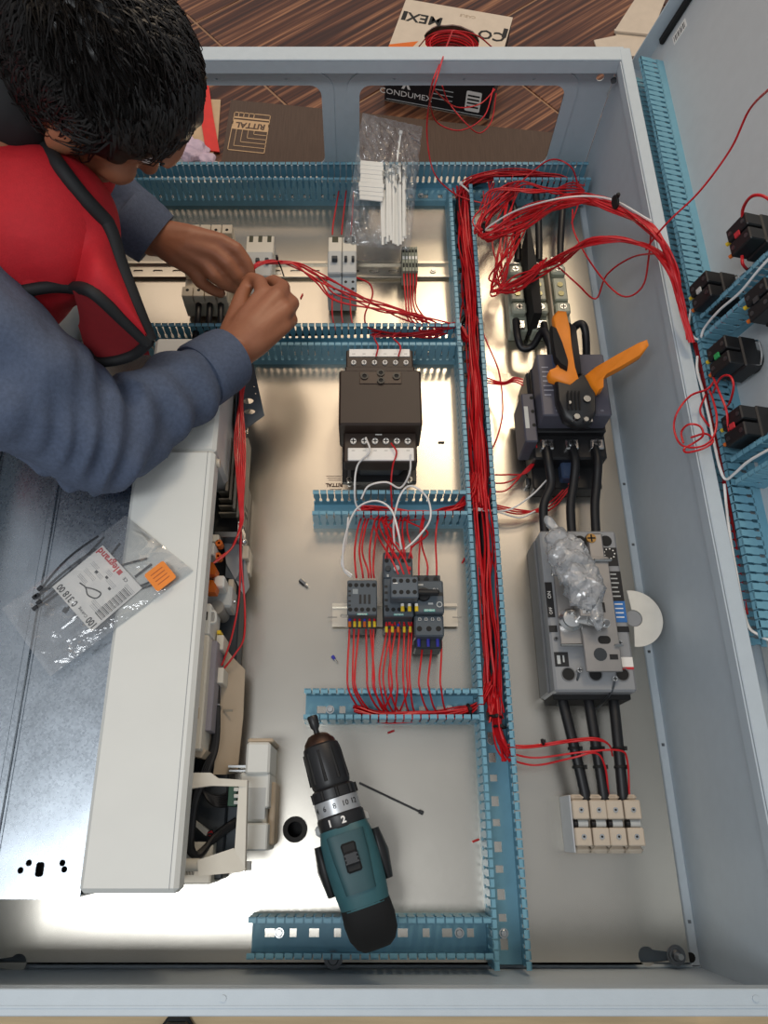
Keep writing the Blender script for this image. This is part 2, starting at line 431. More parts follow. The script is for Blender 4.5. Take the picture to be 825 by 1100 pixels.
# ------------------------------------------------------------------ mounting plate
PX0, PX1, PY0, PY1 = -.49, .417, -.150, 1.185
mp = thing('mounting_plate', 'bright galvanised mounting plate filling the floor of the enclosure', 'mounting plate', (0, .5, -.004))
def keyhole(px, py, s=1):
    c = at(px, py); pts = circ(c.x, c.y, .011, 18)
    out = []
    for (x, y) in pts:
        if s*(x-c.x) > .0095 and abs(y-c.y) < .0062: continue
        out.append((x, y))
    k = max(range(len(out)), key=lambda i: math.hypot(out[i][0]-out[i-1][0], out[i][1]-out[i-1][1]))
    e = c.x+s*.026
    ins = [(e, c.y-.005), (e, c.y+.005)] if s > 0 else [(e, c.y+.005), (e, c.y-.005)]
    return out[:k]+ins+out[k:] if s > 0 else out[:k]+ins+out[k:]
hs = [keyhole(695, 1027, 1), keyhole(19, 1035, -1), circ(*at(317, 891).xy, .013, 20)]
PS = sheet('plate_sheet', rrect(PX0, PY0, PX1, PY1), hs, .003, M_plate, mp, Matrix.Translation((0, -.5, .004)))
g = at(317, 891)
MB().ring((g.x, g.y), .0165, .010, -.004, .003, 24).build('rubber_grommet', M_blackm, mp, world=True)
MB().cyl((g.x, g.y, -.036), (g.x, g.y, -.03), .02).build('grommet_floor', M_blackm, mp, world=True)
def screw(mb, p, r=.0055, h=.004):
    mb.cyl(p, p+Vector((0, 0, h*.5)), r*1.35, r*1.35, 14).cyl(p+Vector((0, 0, h*.5)), p+Vector((0, 0, h)), r, r*.8, 12)
for (px, py) in ((358, 1030), (726, 1026)):
    mb = MB(); screw(mb, at(px, py), .007, .008); mb.ring(at(px, py).xy, .012, .0075, 0, .0015, 16)
    mb.build('fixing_bolt', M_steeld, mp, world=True)
c = at(726, 1026); MB().cyl(c, c+Vector((0, 0, .018)), .0035).build('threaded_stud', M_steel, mp, world=True)
c = at(746, 1030); MB().cyl((c.x, c.y, -.012), (c.x, c.y, -.0115), .006).build('corner_hole', M_blackm, mp, world=True)
# part number print on the plate under the transformer
text('RITTAL', .0085, Matrix.Translation((at(359, 521).x, at(359, 521).y-.5, .0043)) @ Matrix.Rotation(math.pi, 4, 'Z'), mat('print_brown', '6b4f3c', .6), mp, bold=.0004)
for k in range(5):
    c = at(359, 511.5+(k % 3)*2.2+(k//3)*14)
    MB().box(c.x-.013+k*.002, c.y-.0004, 0, c.x+.012, c.y+.0004, .0003).build('printed_line', MATS['print_brown'], mp, world=True)

# ------------------------------------------------------------------ slotted wiring ducts
PITCH = .0112
def finger_mesh(h, key={}):
    k = round(h, 3)
    if k in key: return key[k]
    p = PITCH; z0 = .012; z1 = h
    q = [(-.30, z0), (-.30, z0+.3*(z1-z0)), (-.43, z0+.36*(z1-z0)), (-.43, z0+.62*(z1-z0)), (-.36, z0+.70*(z1-z0)), (-.36, z1)]
    poly = [(a*p, b) for a, b in q]+[(-a*p, b) for a, b in q[::-1]]
    mb = MB().prism(poly, -.0008, .0008, Matrix.Rotation(R(90), 4, 'X'))
    mb.box(-.42*p, -.0008, z1-.0012, .42*p, .0058, z1)
    key[k] = mb.mesh('finger', M_duct); return key[k]
def duct(label, a, b, w, h, M=None, group='blue slotted wiring ducts', slots=True, gap=((), ())):
    """a duct whose axis runs from a to b (world points, or points in frame M); gap: spans (fractions) without fingers on either side"""
    a, b = Vector(a), Vector(b); L = (b-a).length
    n = Vector((0, 0, 1)); fm = frame(a, b-a, n)
    if M is not None: fm = M @ fm
    t = thing('wiring_duct', label, 'duct', fm, group)
    base = MB()
    base.box(0, -w/2, 0, L, -.005, .0015); base.box(0, .005, 0, L, w/2, .0015)
    x = 0.; k = 0
    while x < L:
        seg = min(.019 if k % 2 else .016, L-x); base.box(x, -.005, 0, x+seg, .005, .0015); x += seg+(.009 if k % 2 else .013); k += 1
    base.build('base', M_duct, t)
    sw = MB()
    for s in (-1, 1): sw.box(0, s*w/2-.0008, 0, L, s*w/2+.0008, .0135)
    sw.build('side_wall', M_duct, t)
    fmz = finger_mesh(h); N = int(L/PITCH)
    for si, s in enumerate((1, -1)):
        for i in range(N):
            f = (i+.5)/N
            if any(g0 < f < g1 for g0, g1 in gap[si]): continue
            m = Matrix.Translation(((i+.5)*L/N, s*w/2, 0))
            if s > 0: m = m @ Matrix.Rotation(math.pi, 4, 'Z')
            inst(fmz, 'finger', t, M=m)
    if slots:
        k = max(1, int(L/.25))
        for i in range(k+1):
            c = Vector((.035+(L-.07)*i/k, 0, .0015)); mb = MB(); screw(mb, c, .0045, .004); mb.build('screw', M_steel, t)
    return t
DH = .055
def dxy(px, py, h=0.): p = at(px, py, h); p.z = 0; return p
yT = (dxy(300, 222).y+.003)
duct('long blue slotted duct along the far wall of the enclosure', (-.47, yT+.022, 0), (.425, yT+.022, 0), .044, .062, gap=((), ((.55, .60), (.62, .80))))
pm0, pm1 = dxy(150, 391), dxy(497, 391)
duct('short blue duct between the breakers and the black transformer', (-.36, pm1.y+.022, 0), (.17, pm1.y+.022, 0), .044, DH)
va, vb = dxy(502, 222), dxy(548, 1036)
VX = .183
duct('long vertical blue duct packed with red wires in the middle of the plate', (VX, vb.y, 0), (VX, yT-.002, 0), .044, DH)
VL = VX-.022
p = dxy(337, 566)
duct('blue duct stub with white wires below the black transformer', (p.x, p.y+.018, 0), (VL, p.y+.018, 0), .040, DH)
p = dxy(328, 778)
duct('blue duct stub collecting red wires below the contactors', (p.x, p.y+.020, 0), (VL, p.y+.020, 0), .040, DH)
p = dxy(270, 1023)
duct('empty blue duct under the drill at the near edge', (p.x, p.y+.022, 0), (VL, p.y+.022, 0), .044, DH)
# ducts on the door
YD0 = .205
duct('vertical blue duct on the open door beside the hinge', dl(.004, YD0), dl(.004, 1.172), .036, .042, DM)
def dcross(px, py, label):
    q = on(px, py, DP+DN*.02, DN); s, Y = (q-DP).dot(DS), q.y
    return duct(label, dl(.03, Y), dl(.40, Y), .036, .042, DM)
dcross(775, 348, 'blue cross duct on the door between two rows of contact blocks')
dcross(812, 503, 'blue cross duct on the door under the lowest contact block')
# ------------------------------------------------------------------ devices: laid out on the photo rectangle of their front face
class Dev:
    def __init__(s, name, label, cat, x0, y0, x1, y1, h, group=None, z0=0.):
        c = at((x0+x1)/2, (y0+y1)/2, h)
        s.w = (x1-x0)*mpp((x0+x1)/2, (y0+y1)/2, h); s.l = at(0, y0, h).y-at(0, y1, h).y
        s.cx, s.cy, s.h = c.x, (at(0, y0, h).y+at(0, y1, h).y)/2, h
        s.root = thing(name, label, cat, (s.cx, s.cy, z0), group); s.z0 = z0
    def p(s, u, v, z): return Vector(((u-.5)*s.w, (.5-v)*s.l, z-s.z0))
    def W(s, u, v, z): return s.p(u, v, z)+Vector((s.cx, s.cy, s.z0))
    def box(s, name, m, u0, v0, u1, v1, z0, z1, bev=.001, parent=None):
        a, b = s.p(u0, v1, z0), s.p(u1, v0, z1)
        return MB().box(a.x, a.y, a.z, b.x, b.y, b.z, bev).build(name, m, parent or s.root)
    def boxes(s, name, m, lst, bev=.0008, parent=None):
        mb = MB()
        for (u0, v0, u1, v1, z0, z1) in lst:
            a, b = s.p(u0, v1, z0), s.p(u1, v0, z1); mb.box(a.x, a.y, a.z, b.x, b.y, b.z, bev)
        return mb.build(name, m, parent or s.root)
    def screw(s, u, v, z, r, name='screw', m=None, parent=None, slot=True):
        c = s.p(u, v, z); mb = MB().cyl(c-Vector((0, 0, .003)), c+Vector((0, 0, .0012)), r, r*.92, 14)
        o = mb.build(name, m or M_steel, parent or s.root)
        if slot:
            e = Vector((0, 0, .0013))
            MB().box(c.x-r*.75, c.y-r*.16, c.z+.0011, c.x+r*.75, c.y+r*.16, c.z+.0014, 0, None).box(c.x-r*.16, c.y-r*.75, c.z+.0011, c.x+r*.16, c.y+r*.75, c.z+.0014).build('cross_slot', M_blackm, o if parent is None else parent)
        return o
    def hole(s, u, v, z, r, name='terminal_opening', parent=None, m=None):
        c = s.p(u, v, z); return MB().cyl(c-Vector((0, 0, .004)), c+Vector((0, 0, .0003)), r, r, 14).build(name, m or M_blackm, parent or s.root)
    def text(s, t, size, u, v, z, m, rot=0, parent=None, **k):
        return text(t, size, Matrix.Translation(s.p(u, v, z)) @ Matrix.Rotation(R(rot), 4, 'Z'), m, parent or s.root, **k)

def din(label, xa, xb, y, group='slotted mounting rails'):
    L = xb-xa; t = thing('din_rail', label, 'rail', (xa, y, 0), group)
    slots = [rrect(.012+k*.036, -.003, .012+k*.036+.018, .003, .003) for k in range(int((L-.02)/.036))]
    sheet('rail_web', rrect(0, -.0135, L, .0135), slots, .001, M_silver, t, Matrix.Translation((0, 0, .002)))
    for sg in (1, -1):
        MB().box(0, sg*.0130, .001, L, sg*.0142, .0078).box(0, sg*.0130, .0068, L, sg*.0178, .0080).build('rail_lip', M_silver, t)
    return t
# ---- upper rail and what sits on it
yR1 = at(300, 292).y
din('long zinc rail below the far duct carrying the small breakers', -.43, at(482, 292).x, yR1)
# fuse carriers behind the left hand
for k in range(4):
    d = Dev('fuse_carrier', ['leftmost beige fuse carrier half hidden behind the hand', 'second beige fuse carrier from the left behind the hand', 'third beige fuse carrier from the left behind the hand', 'rightmost beige fuse carrier beside the hand'][k], 'fuse carrier', 199+k*12, 241, 210.6+k*12, 318, .062, 'beige fuse carriers on the upper rail')
    d.box('body', M_beige, 0, 0, 1, 1, .006, .045); d.box('cap', M_beige, .02, .0, .98, .13, .045, .062); d.box('cap', M_beige, .02, .87, .98, 1, .045, .062)
    d.box('lever', M_beige, .05, .3, .95, .7, .045, .066, .003)
    d.hole(.5, .08, .062, .0028); d.hole(.5, .92, .062, .0028)
for k in range(3):
    a = at(214+k*12, 318, .03); b = at(211+k*12.5, 362, .03)
    wire('black_cable', ['left black cable dropping from the fuse carriers', 'middle black cable dropping from the fuse carriers', 'right black cable dropping from the fuse carriers'][k],
         [(214+k*12, 312, .035), (213+k*12, 335, .04), (210+k*13, 362, .03), (209+k*13, 385, .02)], .0055, M_blackw, 'black cables under the fuse carriers', 'cable', sides=10)
def mcb(x0, y0, x1, y1, label, n, group='miniature circuit breakers on the upper rail'):
    d = Dev('circuit_breaker', label, 'circuit breaker', x0, y0, x1, y1, .062, group)
    d.box('body', M_lgrey, 0, 0, 1, 1, .006, .046, .0015)
    d.box('shoulder', M_cream, 0, 0, 1, .30, .046, .054, .001)
    d.box('nose', M_lgrey, .0, .30, 1, .70, .046, .062, .002)
    d.box('lower_shoulder', mat('mcb_blue_grey', '8e9aa2', .5), 0, .70, 1, 1, .046, .054, .001)
    for i in range(n):
        u = (i+.5)/n
        d.box('terminal_slot', mat('mcb_slot_olive', '3d3f2c', .6), u-.22/n, -.002, u+.22/n, .10, .050, .0545, 0)
        d.hole(u, .80, .054, .0026); d.hole(u, .92, .054, .0030)
        d.box('toggle', M_sdark, u-.2/n, .46, u+.2/n, .52, .062, .072, .001)
    return d
b1 = mcb(262, 250, 292, 318, 'grey three-pole circuit breaker next to the hands', 3)
b2 = mcb(352, 251, 367, 312, 'grey circuit breaker, left one of the touching pair', 1)
b3 = mcb(367.6, 251, 383, 312, 'grey circuit breaker, right one of the touching pair', 2)
for k in range(5):
    x = 432+k*3.4
    d = Dev('terminal_block', 'slim grey-green terminal block, %s from the left of five on the rail' % ORD[k], 'terminal block', x, 265, x+3.1, 291, .045, 'five slim terminal blocks')
    d.box('body', mat('terminal_greygreen', '8b8f80', .5), 0, 0, 1, 1, .006, .045, .0006)
    d.box('wire_slot', M_blackm, .2, .12, .8, .24, .0445, .0454, 0); d.box('marker', M_white, .15, .40, .85, .52, .0445, .0454, 0); d.box('wire_slot', M_blackm, .2, .68, .8, .85, .0445, .0454, 0)
for (px, py) in ((300, 296), (465, 292)):
    mb = MB(); screw(mb, at(px, py)+Vector((0, 0, .003)), .004, .003)
    single(mb, 'rail_screw', 'screw in the upper rail %s' % ('beside the terminal blocks' if px > 400 else 'left of the paired breakers'), 'screw', M_steel, at(px, py))

# ---- transformer
d = Dev('control_transformer', 'brown-black control transformer with white terminal strips', 'transformer', 364, 397, 453, 456, .105)
d.box('core', M_trafo, 0, 0, 1, 1, .03, .105, .003)
d.box('foot_plate', M_black, .03, -.36, .97, 1.50, 0, .006, .001)
d.box('lower_core', M_black, .04, -.1, .96, 1.1, .006, .034, .001)
d.box('coil', mat('coil_blue_black', '3a4048', .5), .2, 1.06, .8, 1.42, .006, .045, .008)
d.box('coil', mat('coil_blue_black', '3a4048', .5), .2, -.32, .8, -.06, .006, .045, .008)
tt = d.box('terminal_block', M_trafo, .08, -.50, .92, -.10, .05, .088, .002); d.box('shoulder', M_trafo, .07, -.12, .93, .04, .05, .097, .002)
tb = d.box('terminal_block', M_trafo, .06, 1.0, .94, 1.52, .05, .080, .002)
d.box('label_strip', M_white, .12, -.50, .88, -.36, .088, .0895, 0, tt)
d.box('label_strip', M_white, .11, 1.28, .90, 1.50, .078, .0825, .001, tb)
for k in range(6):
    u = .175+k*.131
    d.screw(u, -.24, .0895, .0042, 'terminal_screw', M_white, tt); d.screw(u+.0, 1.16, .0815, .0050, 'terminal_screw', M_white, tb)
    d.boxes('print', M_ink, [(u-.02, -.41, u+.02, -.405, .0895, .0897)], 0, tt); d.boxes('print', M_ink, [(u-.02, 1.33, u+.02, 1.335, .0825, .0827)], 0, tb)
pn = d.box('inspection_plate', mat('trafo_plate', '3d2c22', .45), .25, .05, .76, .27, .105, .1065, .0005)
for (u, v) in ((.31, .14), (.51, .08), (.51, .22), (.70, .14)):
    c = d.p(u, v, .1065); MB().ring((c.x, c.y), .006, .0035, c.z, c.z+.002, 14).build('socket', M_black, d.root); d.hole(u, v, .107, .0032)
for (u, v) in ((.12, 1.47), (.88, 1.47)):
    d.screw(u, v, .0075, .005, 'mounting_screw', M_steel); d.box('foot_slot', M_steeld, u-.02, 1.28, u+.02, 1.42, .006, .0064, 0)
d.box('label_text', M_white, .44, 1.03, .52, 1.045, .080, .0802, 0, tb)
TR = d

# ---- lower rail with contactors
yR2 = at(420, 662).y
din('short zinc rail with the three switching devices', at(357, 662).x, at(491, 662).x, yR2)
def base_dev(d, h, n, top=True, bot=True, r=.0033, vt=.10, vb=.90, mt=None):
    for i in range(n):
        u = (i+.5)/n
        if top: d.hole(u, vt, h, r)
        if bot: d.hole(u, vb, h, r)
d = Dev('contactor', 'small anthracite contactor, leftmost on the lower rail', 'contactor', 373, 623, 405, 661, .072, 'devices on the lower rail')
d.box('body', M_sgrey, 0, 0, 1, 1, .008, .072, .0015); d.box('lower_body', M_sdark, .01, .96, .99, 1.25, .008, .052, .002); d.box('lower_body', M_sdark, .01, -.12, .99, .06, .008, .052, .002)
base_dev(d, .072, 5, vt=.15, vb=.84, r=.0031)
for k in range(3): d.box('window_slot', M_black, .40+k*.15, .42, .48+k*.15, .68, .0715, .0728, 0)
d.box('brand_plate', M_teal, .33, .95, .68, .99, .0715, .0724, 0); d.text('SIEMENS', .0035, .5, .97, .0725, M_white)
for v in (.30, .42, .58, .70): d.box('side_slot', M_black, .04, v, .12, v+.05, .0715, .0724, 0)
d.box('data_code', mat('code_grey', '8c9498', .6), .18, .26, .36, .40, .0718, .0722, 0); KM1 = d
d = Dev('contactor', 'anthracite contactor with a timer block stacked on it, middle of the lower rail', 'contactor', 412, 595, 444, 661, .078, 'devices on the lower rail')
d.box('body', M_sgrey, 0, .38, 1, 1, .008, .072, .0015); d.box('upper_relay', M_sgrey, 0, -.05, 1, .39, .008, .074, .002); d.box('lower_body', M_sdark, .01, .98, .99, 1.13, .008, .05, .002)
a = d.box('auxiliary_block', mat('aux_grey', '565f68', .5), .22, .46, 1.12, .80, .072, .102, .0015)
for k in range(4):
    for v in (.53, .71): d.hole(.34+k*.22, v, .102, .0031, parent=a); 
for u in (.12, .32, .68, .88): d.hole(u, .10, .074, .0031)
d.boxes('dial', M_sdark, [(.1, .2, .22, .27, .0735, .0765)], .002)
c = d.p(.45, .235, .074); MB().cyl(c, c+Vector((0, 0, .004)), .0045, .0042, 18).build('dial', M_lgrey, d.root)
c = d.p(.16, .235, .074); MB().cyl(c, c+Vector((0, 0, .003)), .0042, .0040, 18).build('dial', M_sdark, d.root)
d.box('test_button', M_inkred, .82, .20, .94, .27, .0735, .0765, .001); d.box('marker', M_lgrey, .12, .33, .18, .37, .0738, .0745, 0)
for v in (.50, .60, .72, .82): d.box('side_slot', M_black, .03, v, .14, v+.04, .0715, .0724, 0)
for k in range(4): d.hole(.12+k*.2, .89, .072, .0030)
d.box('brand_plate', M_teal, .33, .955, .66, .985, .0715, .0724, 0); d.text('SIEMENS', .0035, .5, .97, .0725, M_white)
d.box('print', M_white, .3, .56, .45, .575, .102, .1022, 0, a); KM2 = d
d = Dev('motor_protection_switch', 'anthracite motor protection switch with a black rotary knob, rightmost on the lower rail', 'motor switch', 446, 617, 477, 683, .08, 'devices on the lower rail')
d.box('body', M_sgrey, 0, .10, 1, .64, .008, .08, .002); d.box('upper_terminals', M_sdark, -.02, -.03, .94, .12, .008, .068, .001); d.box('lower_terminals', M_sgrey, -.02, .64, .99, .98, .008, .070, .002)
d.box('terminal_skirt', M_sdark, .0, .96, .96, 1.12, .008, .048, .002)
for k in range(3): d.hole(.12+k*.33, .045, .068, .0038); d.hole(.14+k*.33, .86, .070, .0038)
for k in range(4): d.screw(.16+k*.22, .71, .0705, .0028, 'terminal_screw')
c = d.p(.3, .34, .08)
mb = MB().cyl(c, c+Vector((0, 0, .006)), .010, .009, 22).box(c.x-.016, c.y-.0035, c.z+.004, c.x+.021, c.y+.0035, c.z+.016, .002); mb.build('rotary_knob', M_black, d.root)
d.box('brand_plate', M_teal, .30, .575, .68, .615, .0795, .0804, 0); d.text('SIEMENS', .0038, .49, .595, .0805, M_white)
c = d.p(.84, .50, .08); MB().ring((c.x, c.y), .0042, .003, c.z, c.z+.0012, 18).build('current_dial', M_lgrey, d.root)
d.text('O  I', .0045, .72, .25, .0803, M_white); d.box('print', M_lgrey, .06, .16, .3, .19, .0795, .0803, 0); d.box('print', M_lgrey, .45, .47, .62, .50, .0795, .0803, 0); d.box('marker', M_black, .72, .30, .98, .36, .0795, .0803, 0)
QM = d
for (px, s) in ((352, -1), (486, 1)):
    a, b = at(px, 663, .012), at(px+10, 663, .012); single(MB().cyl(a, b, .0006, .0006, 6), 'rail_pin', 'thin pin sticking out at the %s end of the short rail' % ('left' if s < 0 else 'right'), 'pin', M_steeld, a)

# ---- right column: fuse base, big contactor, moulded case breaker, fuse terminals
d = Dev('fuse_switch', 'pale three-pole fuse switch with shiny clips left of the right wall', 'fuse base', 547, 272, 612, 352, .045)
for k in range(3):
    u0 = (.0, .36, .72)[k]; u1 = u0+.28
    pb = d.box('pole_body', M_clear, u0, .03, u1, .97, 0, .030, .002)
    d.box('clip', M_steel, u0+.05, .0, u1-.05, .10, .028, .036, .001, pb); d.box('clip', M_steel, u0+.05, .86, u1-.05, .96, .028, .036, .001, pb)
    d.box('fuse_jaw', M_clear, u0+.02, .16, u1-.02, .28, .030, .045, .003, pb); d.box('fuse_jaw', M_clear, u0+.02, .66, u1-.02, .80, .030, .045, .003, pb)
    d.box('carrier', M_clear, u0+.03, .32, u1-.03, .62, .030, .042, .002, pb)
    for v in (.42, .54): d.screw((u0+u1)/2, v, .0425, .0055, 'stud', mat('dull_brass', '8d8a6d', .35, 1), pb, False)
    d.screw((u0+u1)/2, .22, .0455, .006, 'terminal_screw', M_steel, pb); d.screw((u0+u1)/2, .73, .0455, .006, 'terminal_screw', M_steel, pb); d.screw((u0+u1)/2, .91, .0365, .0055, 'terminal_screw', M_steel, pb)
poly = [(-.006, -.085), (.007, -.085), (.009, .0), (.007, .03), (.0035, .10), (-.002, .10), (-.007, .03), (-.009, 0)]
c = d.p(.355, .42, .012); MB().prism(poly, 0, .062, Matrix.Translation(c)).build('phase_barrier', M_blackm, d.root)
d.box('phase_barrier', M_tan, .655, .1, .685, .95, .01, .05, .001)
d = Dev('power_contactor', 'large dark power contactor under the orange pliers', 'contactor', 580, 380, 653, 446, .115)
d.box('arc_chamber', mat('contactor_violet_grey', '575662', .5), 0, 0, 1, 1, .07, .115, .002); d.box('body', M_black, -.06, -.02, 1.03, 1.42, 0, .062, .003); d.box('middle_step', M_black, -.02, .0, 1.02, 1.06, .06, .075, .002)
d.box('sticker', mat('sticker_blue', '3f4d6b', .5), .22, .02, .36, .30, .115, .1154, 0)
for r_ in range(7):
    d.boxes('print', mat('print_grey', 'a9a9b4', .6), [(.05, .22+r_*.075, .05+.1+.03*(r_ % 3), .235+r_*.075, .115, .1153)], 0)
d.text('SIEMENS', .0055, .28, .87, .1153, MATS['print_grey']); d.text('3TF', .0045, .22, .93, .1153, MATS['print_grey']); d.text('CE', .004, .86, .93, .1153, MATS['print_grey'])
for k in range(3):
    u = .14+k*.37
    d.box('terminal_lug', M_steel, u-.10, 1.14, u+.10, 1.30, .050, .070, .002); d.screw(u, 1.21, .0712, .006, 'terminal_bolt', M_steeld)
    d.box('terminal_lug', M_steel, u-.09, -.10, u+.09, .03, .050, .066, .002)
d.box('coil_cover', mat('coil_blue', '3a4a66', .4), .36, 1.40, .62, 1.66, .0, .05, .003); d.box('rear_frame', M_black, -.04, 1.38, 1.0, 1.75, 0, .03, .002)
ax = d.box('auxiliary_switch', mat('aux_violet', '4a4a56', .5), -.22, .48, -.03, 1.26, .02, .085, .002)
for v in (.56, .78, 1.0): d.hole(-.07, v, .085, .003, parent=ax)
d.box('aux_sticker', M_lgrey, -.20, .70, -.14, 1.05, .085, .0853, 0, ax); KP = d
d.box('mounting_foot', M_steeld, -.10, 1.50, -.04, 1.62, .0, .012, .001)
d = Dev('moulded_case_breaker', 'grey moulded case breaker with a steel operating mechanism on top', 'circuit breaker', 588, 570, 673, 743, .078)
d.box('body', M_mccb, 0, 0, 1, 1, 0, .078, .003); d.box('side_rib', mat('mccb_dark', '6d6e70', .5), -.03, .02, .01, .99, 0, .05, .002)
d.box('terminal_recess', M_blackm, .02, .985, .98, 1.03, .0, .055, .001)
for k in range(3):
    d.hole(.18+k*.33, .90, .078, .0085, 'terminal_well'); c = d.p(.18+k*.33, .90, .0785); MB().ring((c.x, c.y), .0098, .0084, c.z-.001, c.z+.0006, 20).build('well_rim', MATS['mccb_dark'], d.root)
    d.hole(.18+k*.34, .07, .078, .0085, 'terminal_well')
dk = d.box('rating_plate', M_black, .84, .27, .99, .46, .0775, .0788, 0); d.box('rating_plate', mat('plate_blue', '2f6fb5', .5), .84, .46, .99, .59, .0775, .0788, 0)
d.box('dial_plate', M_black, .78, .115, .98, .235, .0775, .0786, 0); d.box('warning_plate', M_black, -.0, .34, .09, .56, .0775, .0786, 0); d.box('strip', M_black, .82, .615, 1.0, .65, .0775, .0786, 0); d.box('strip', M_black, -.0, .61, .1, .65, .0775, .0786, 0)
for r_ in range(6): d.box('print', M_lgrey, .85, .285+r_*.028, .93+.01*(r_ % 3), .293+r_*.028, .0788, .0789, 0)
for r_ in range(4): d.box('print', M_white, .86, .475+r_*.027, .96, .482+r_*.027, .0788, .0789, 0)
d.text('ON', .007, .045, .42, .0787, M_white, 90); d.text('OFF', .006, .045, .52, .0787, M_white, 90)
for k in range(9):
    a_ = R(40*k); c = d.p(.88, .155, .0787); MB().cyl(c+Vector((.0075*math.cos(a_), .0075*math.sin(a_), 0)), c+Vector((.0075*math.cos(a_), .0075*math.sin(a_), .0003)), .0011, .0011, 8).build('dial_mark', M_white, d.root)
d.box('approval_plate', M_white, .85, .80, .99, .87, .0775, .0786, 0); d.box('approval_strip', M_inkred, .85, .858, .99, .872, .0778, .0788, 0); d.box('switch_plate', M_black, .03, .77, .20, .855, .0775, .0786, 0)
d.box('print', M_lgrey, .06, .79, .10, .84, .0786, .0788, 0); d.box('print', M_lgrey, .13, .79, .15, .83, .0786, .0788, 0)
# mechanism
mech = d.box('mechanism_plate', mat('mech_steel', 'a7a4a2', .38, .85), .36, .20, .80, .90, .092, .096, .001)
d.box('mechanism_plate', MATS['mech_steel'], .10, .30, .42, .74, .086, .090, .001); d.box('mechanism_stand', MATS['mech_steel'], .40, .22, .76, .30, .078, .092, .001); d.box('mechanism_stand', MATS['mech_steel'], .40, .80, .76, .88, .078, .092, .001)
d.box('mechanism_stand', MATS['mech_steel'], .14, .34, .36, .70, .078, .086, .001)
d.box('crossbar', M_steel, .60, .218, .84, .236, .096, .101, .002); d.box('crossbar', M_steel, .08, .735, .36, .75, .090, .096, .002); d.box('crossbar', M_steel, .72, .742, .84, .758, .096, .101, .002)
c = d.p(.24, .595, .090); MB().lathe([(.016, 0), (.016, .006), (.012, .010), (.012, .014), (.006, .015)], Matrix.Translation(c), 26).build('pivot_hub', M_steel, d.root)
arm = MB().prism(rrect(-.006, -.006, .040, .006, .0058), 0, .004, Matrix.Translation(c+Vector((.010, -.002, .014))) @ Matrix.Rotation(R(-10), 4, 'Z')).build('crank_arm', M_steel, d.root)
c2 = c+Vector((.044, -.008, .018)); MB().cyl(c2, c2+Vector((0, 0, .003)), .004).build('crank_bolt', M_steeld, d.root); c3 = c+Vector((.033, -.006, .018)); MB().cyl(c3, c3+Vector((0, 0, .0005)), .0028).build('crank_hole', M_blackm, d.root)
d.box('bracket', MATS['mech_steel'], .30, .48, .47, .60, .096, .118, .001); d.screw(.385, .56, .1185, .006, 'bracket_bolt', M_steel)
d.screw(.63, .075, .092, .0075, 'brass_bolt', mat('bolt_brass', 'b58f57', .3, 1)); d.box('bolt_tab', MATS['mech_steel'], .58, .04, .78, .21, .078, .092, .002)
c = d.p(.55, .80, .096); MB().prism(rrect(-.0085, -.0055, .0085, .0055, .005), 0, .0004, Matrix.Translation(d.p(.62, .715, .096))).build('slot_hole', M_blackm, d.root)
MB().cyl(c, c+Vector((0, 0, .0005)), .009).build('sight_hole', M_sdark, d.root); d.box('indicator', M_black, .66, .80, .76, .83, .096, .0966, 0)
d.box('mechanism_opening', M_black, .58, .49, .68, .55, .096, .0966, 0); d.screw(.86, .715, .0787, .004, 'cover_screw'); d.screw(.07, .69, .0787, .003, 'cover_screw', M_steeld); CB = d
for (u, v) in ((.31, .88), (.73, .93)):
    d.screw(u, v, .083, .004, 'tie_screw'); a = d.p(u, v, .083); b = d.p(u-.05, v+.08, .07); e = d.p(u-.17, v+.16, .02)
    MB().tube(spline([a, b, e], 6), .0018, 6).build('tie_wire', M_steeld, d.root)
for k in range(4):
    x = 617+k*18.6+(.6 if k in (1, 3) else 0)
    d = Dev('fuse_terminal', ['leftmost beige fuse terminal in the row near the right wall', 'second beige fuse terminal from the left near the right wall', 'third beige fuse terminal from the left near the right wall', 'rightmost beige fuse terminal near the right wall'][k], 'fuse terminal', x, 853, x+17.6, 917, .058, 'beige fuse terminals')
    M_ft = mat('fuse_terminal_beige', 'c6b8a6', .5)
    d.box('body', M_ft, 0, 0, 1, 1, .0, .040, .001); d.box('upper_cap', M_ft, 0, .10, 1, .43, .040, .058, .0015); d.box('lower_cap', M_ft, 0, .57, 1, .88, .040, .058, .0015)
    d.box('sloped_end', M_ft, 0, .0, 1, .10, .04, .050, .004); d.box('sloped_end', M_ft, 0, .88, 1, 1.0, .04, .050, .004)
    for v in (.27, .72): d.screw(.5, v, .0582, .0035, 'terminal_screw', M_steel, None, False); d.hole(.5, v, .0598, .0014)
    a, b = d.p(.12, .5, .048), d.p(.92, .5, .048); MB().cyl(a, b, .0052, .0052, 14).build('fuse_link', M_lgrey, d.root); MB().cyl(a-Vector((.001, 0, 0)), a+Vector((.004, 0, .0)), .0054, .0054, 14).build('fuse_cap', M_black, d.root)
    for q in range(3): d.box('print', M_tan, .3, .02+q*.025, .7, .028+q*.025, .0499, .0503, 0)
    if k == 0: d.box('end_plate', mat('end_plate_white', 'c9ccd0', .5), -.10, .01, -.01, .99, 0, .054, .001)

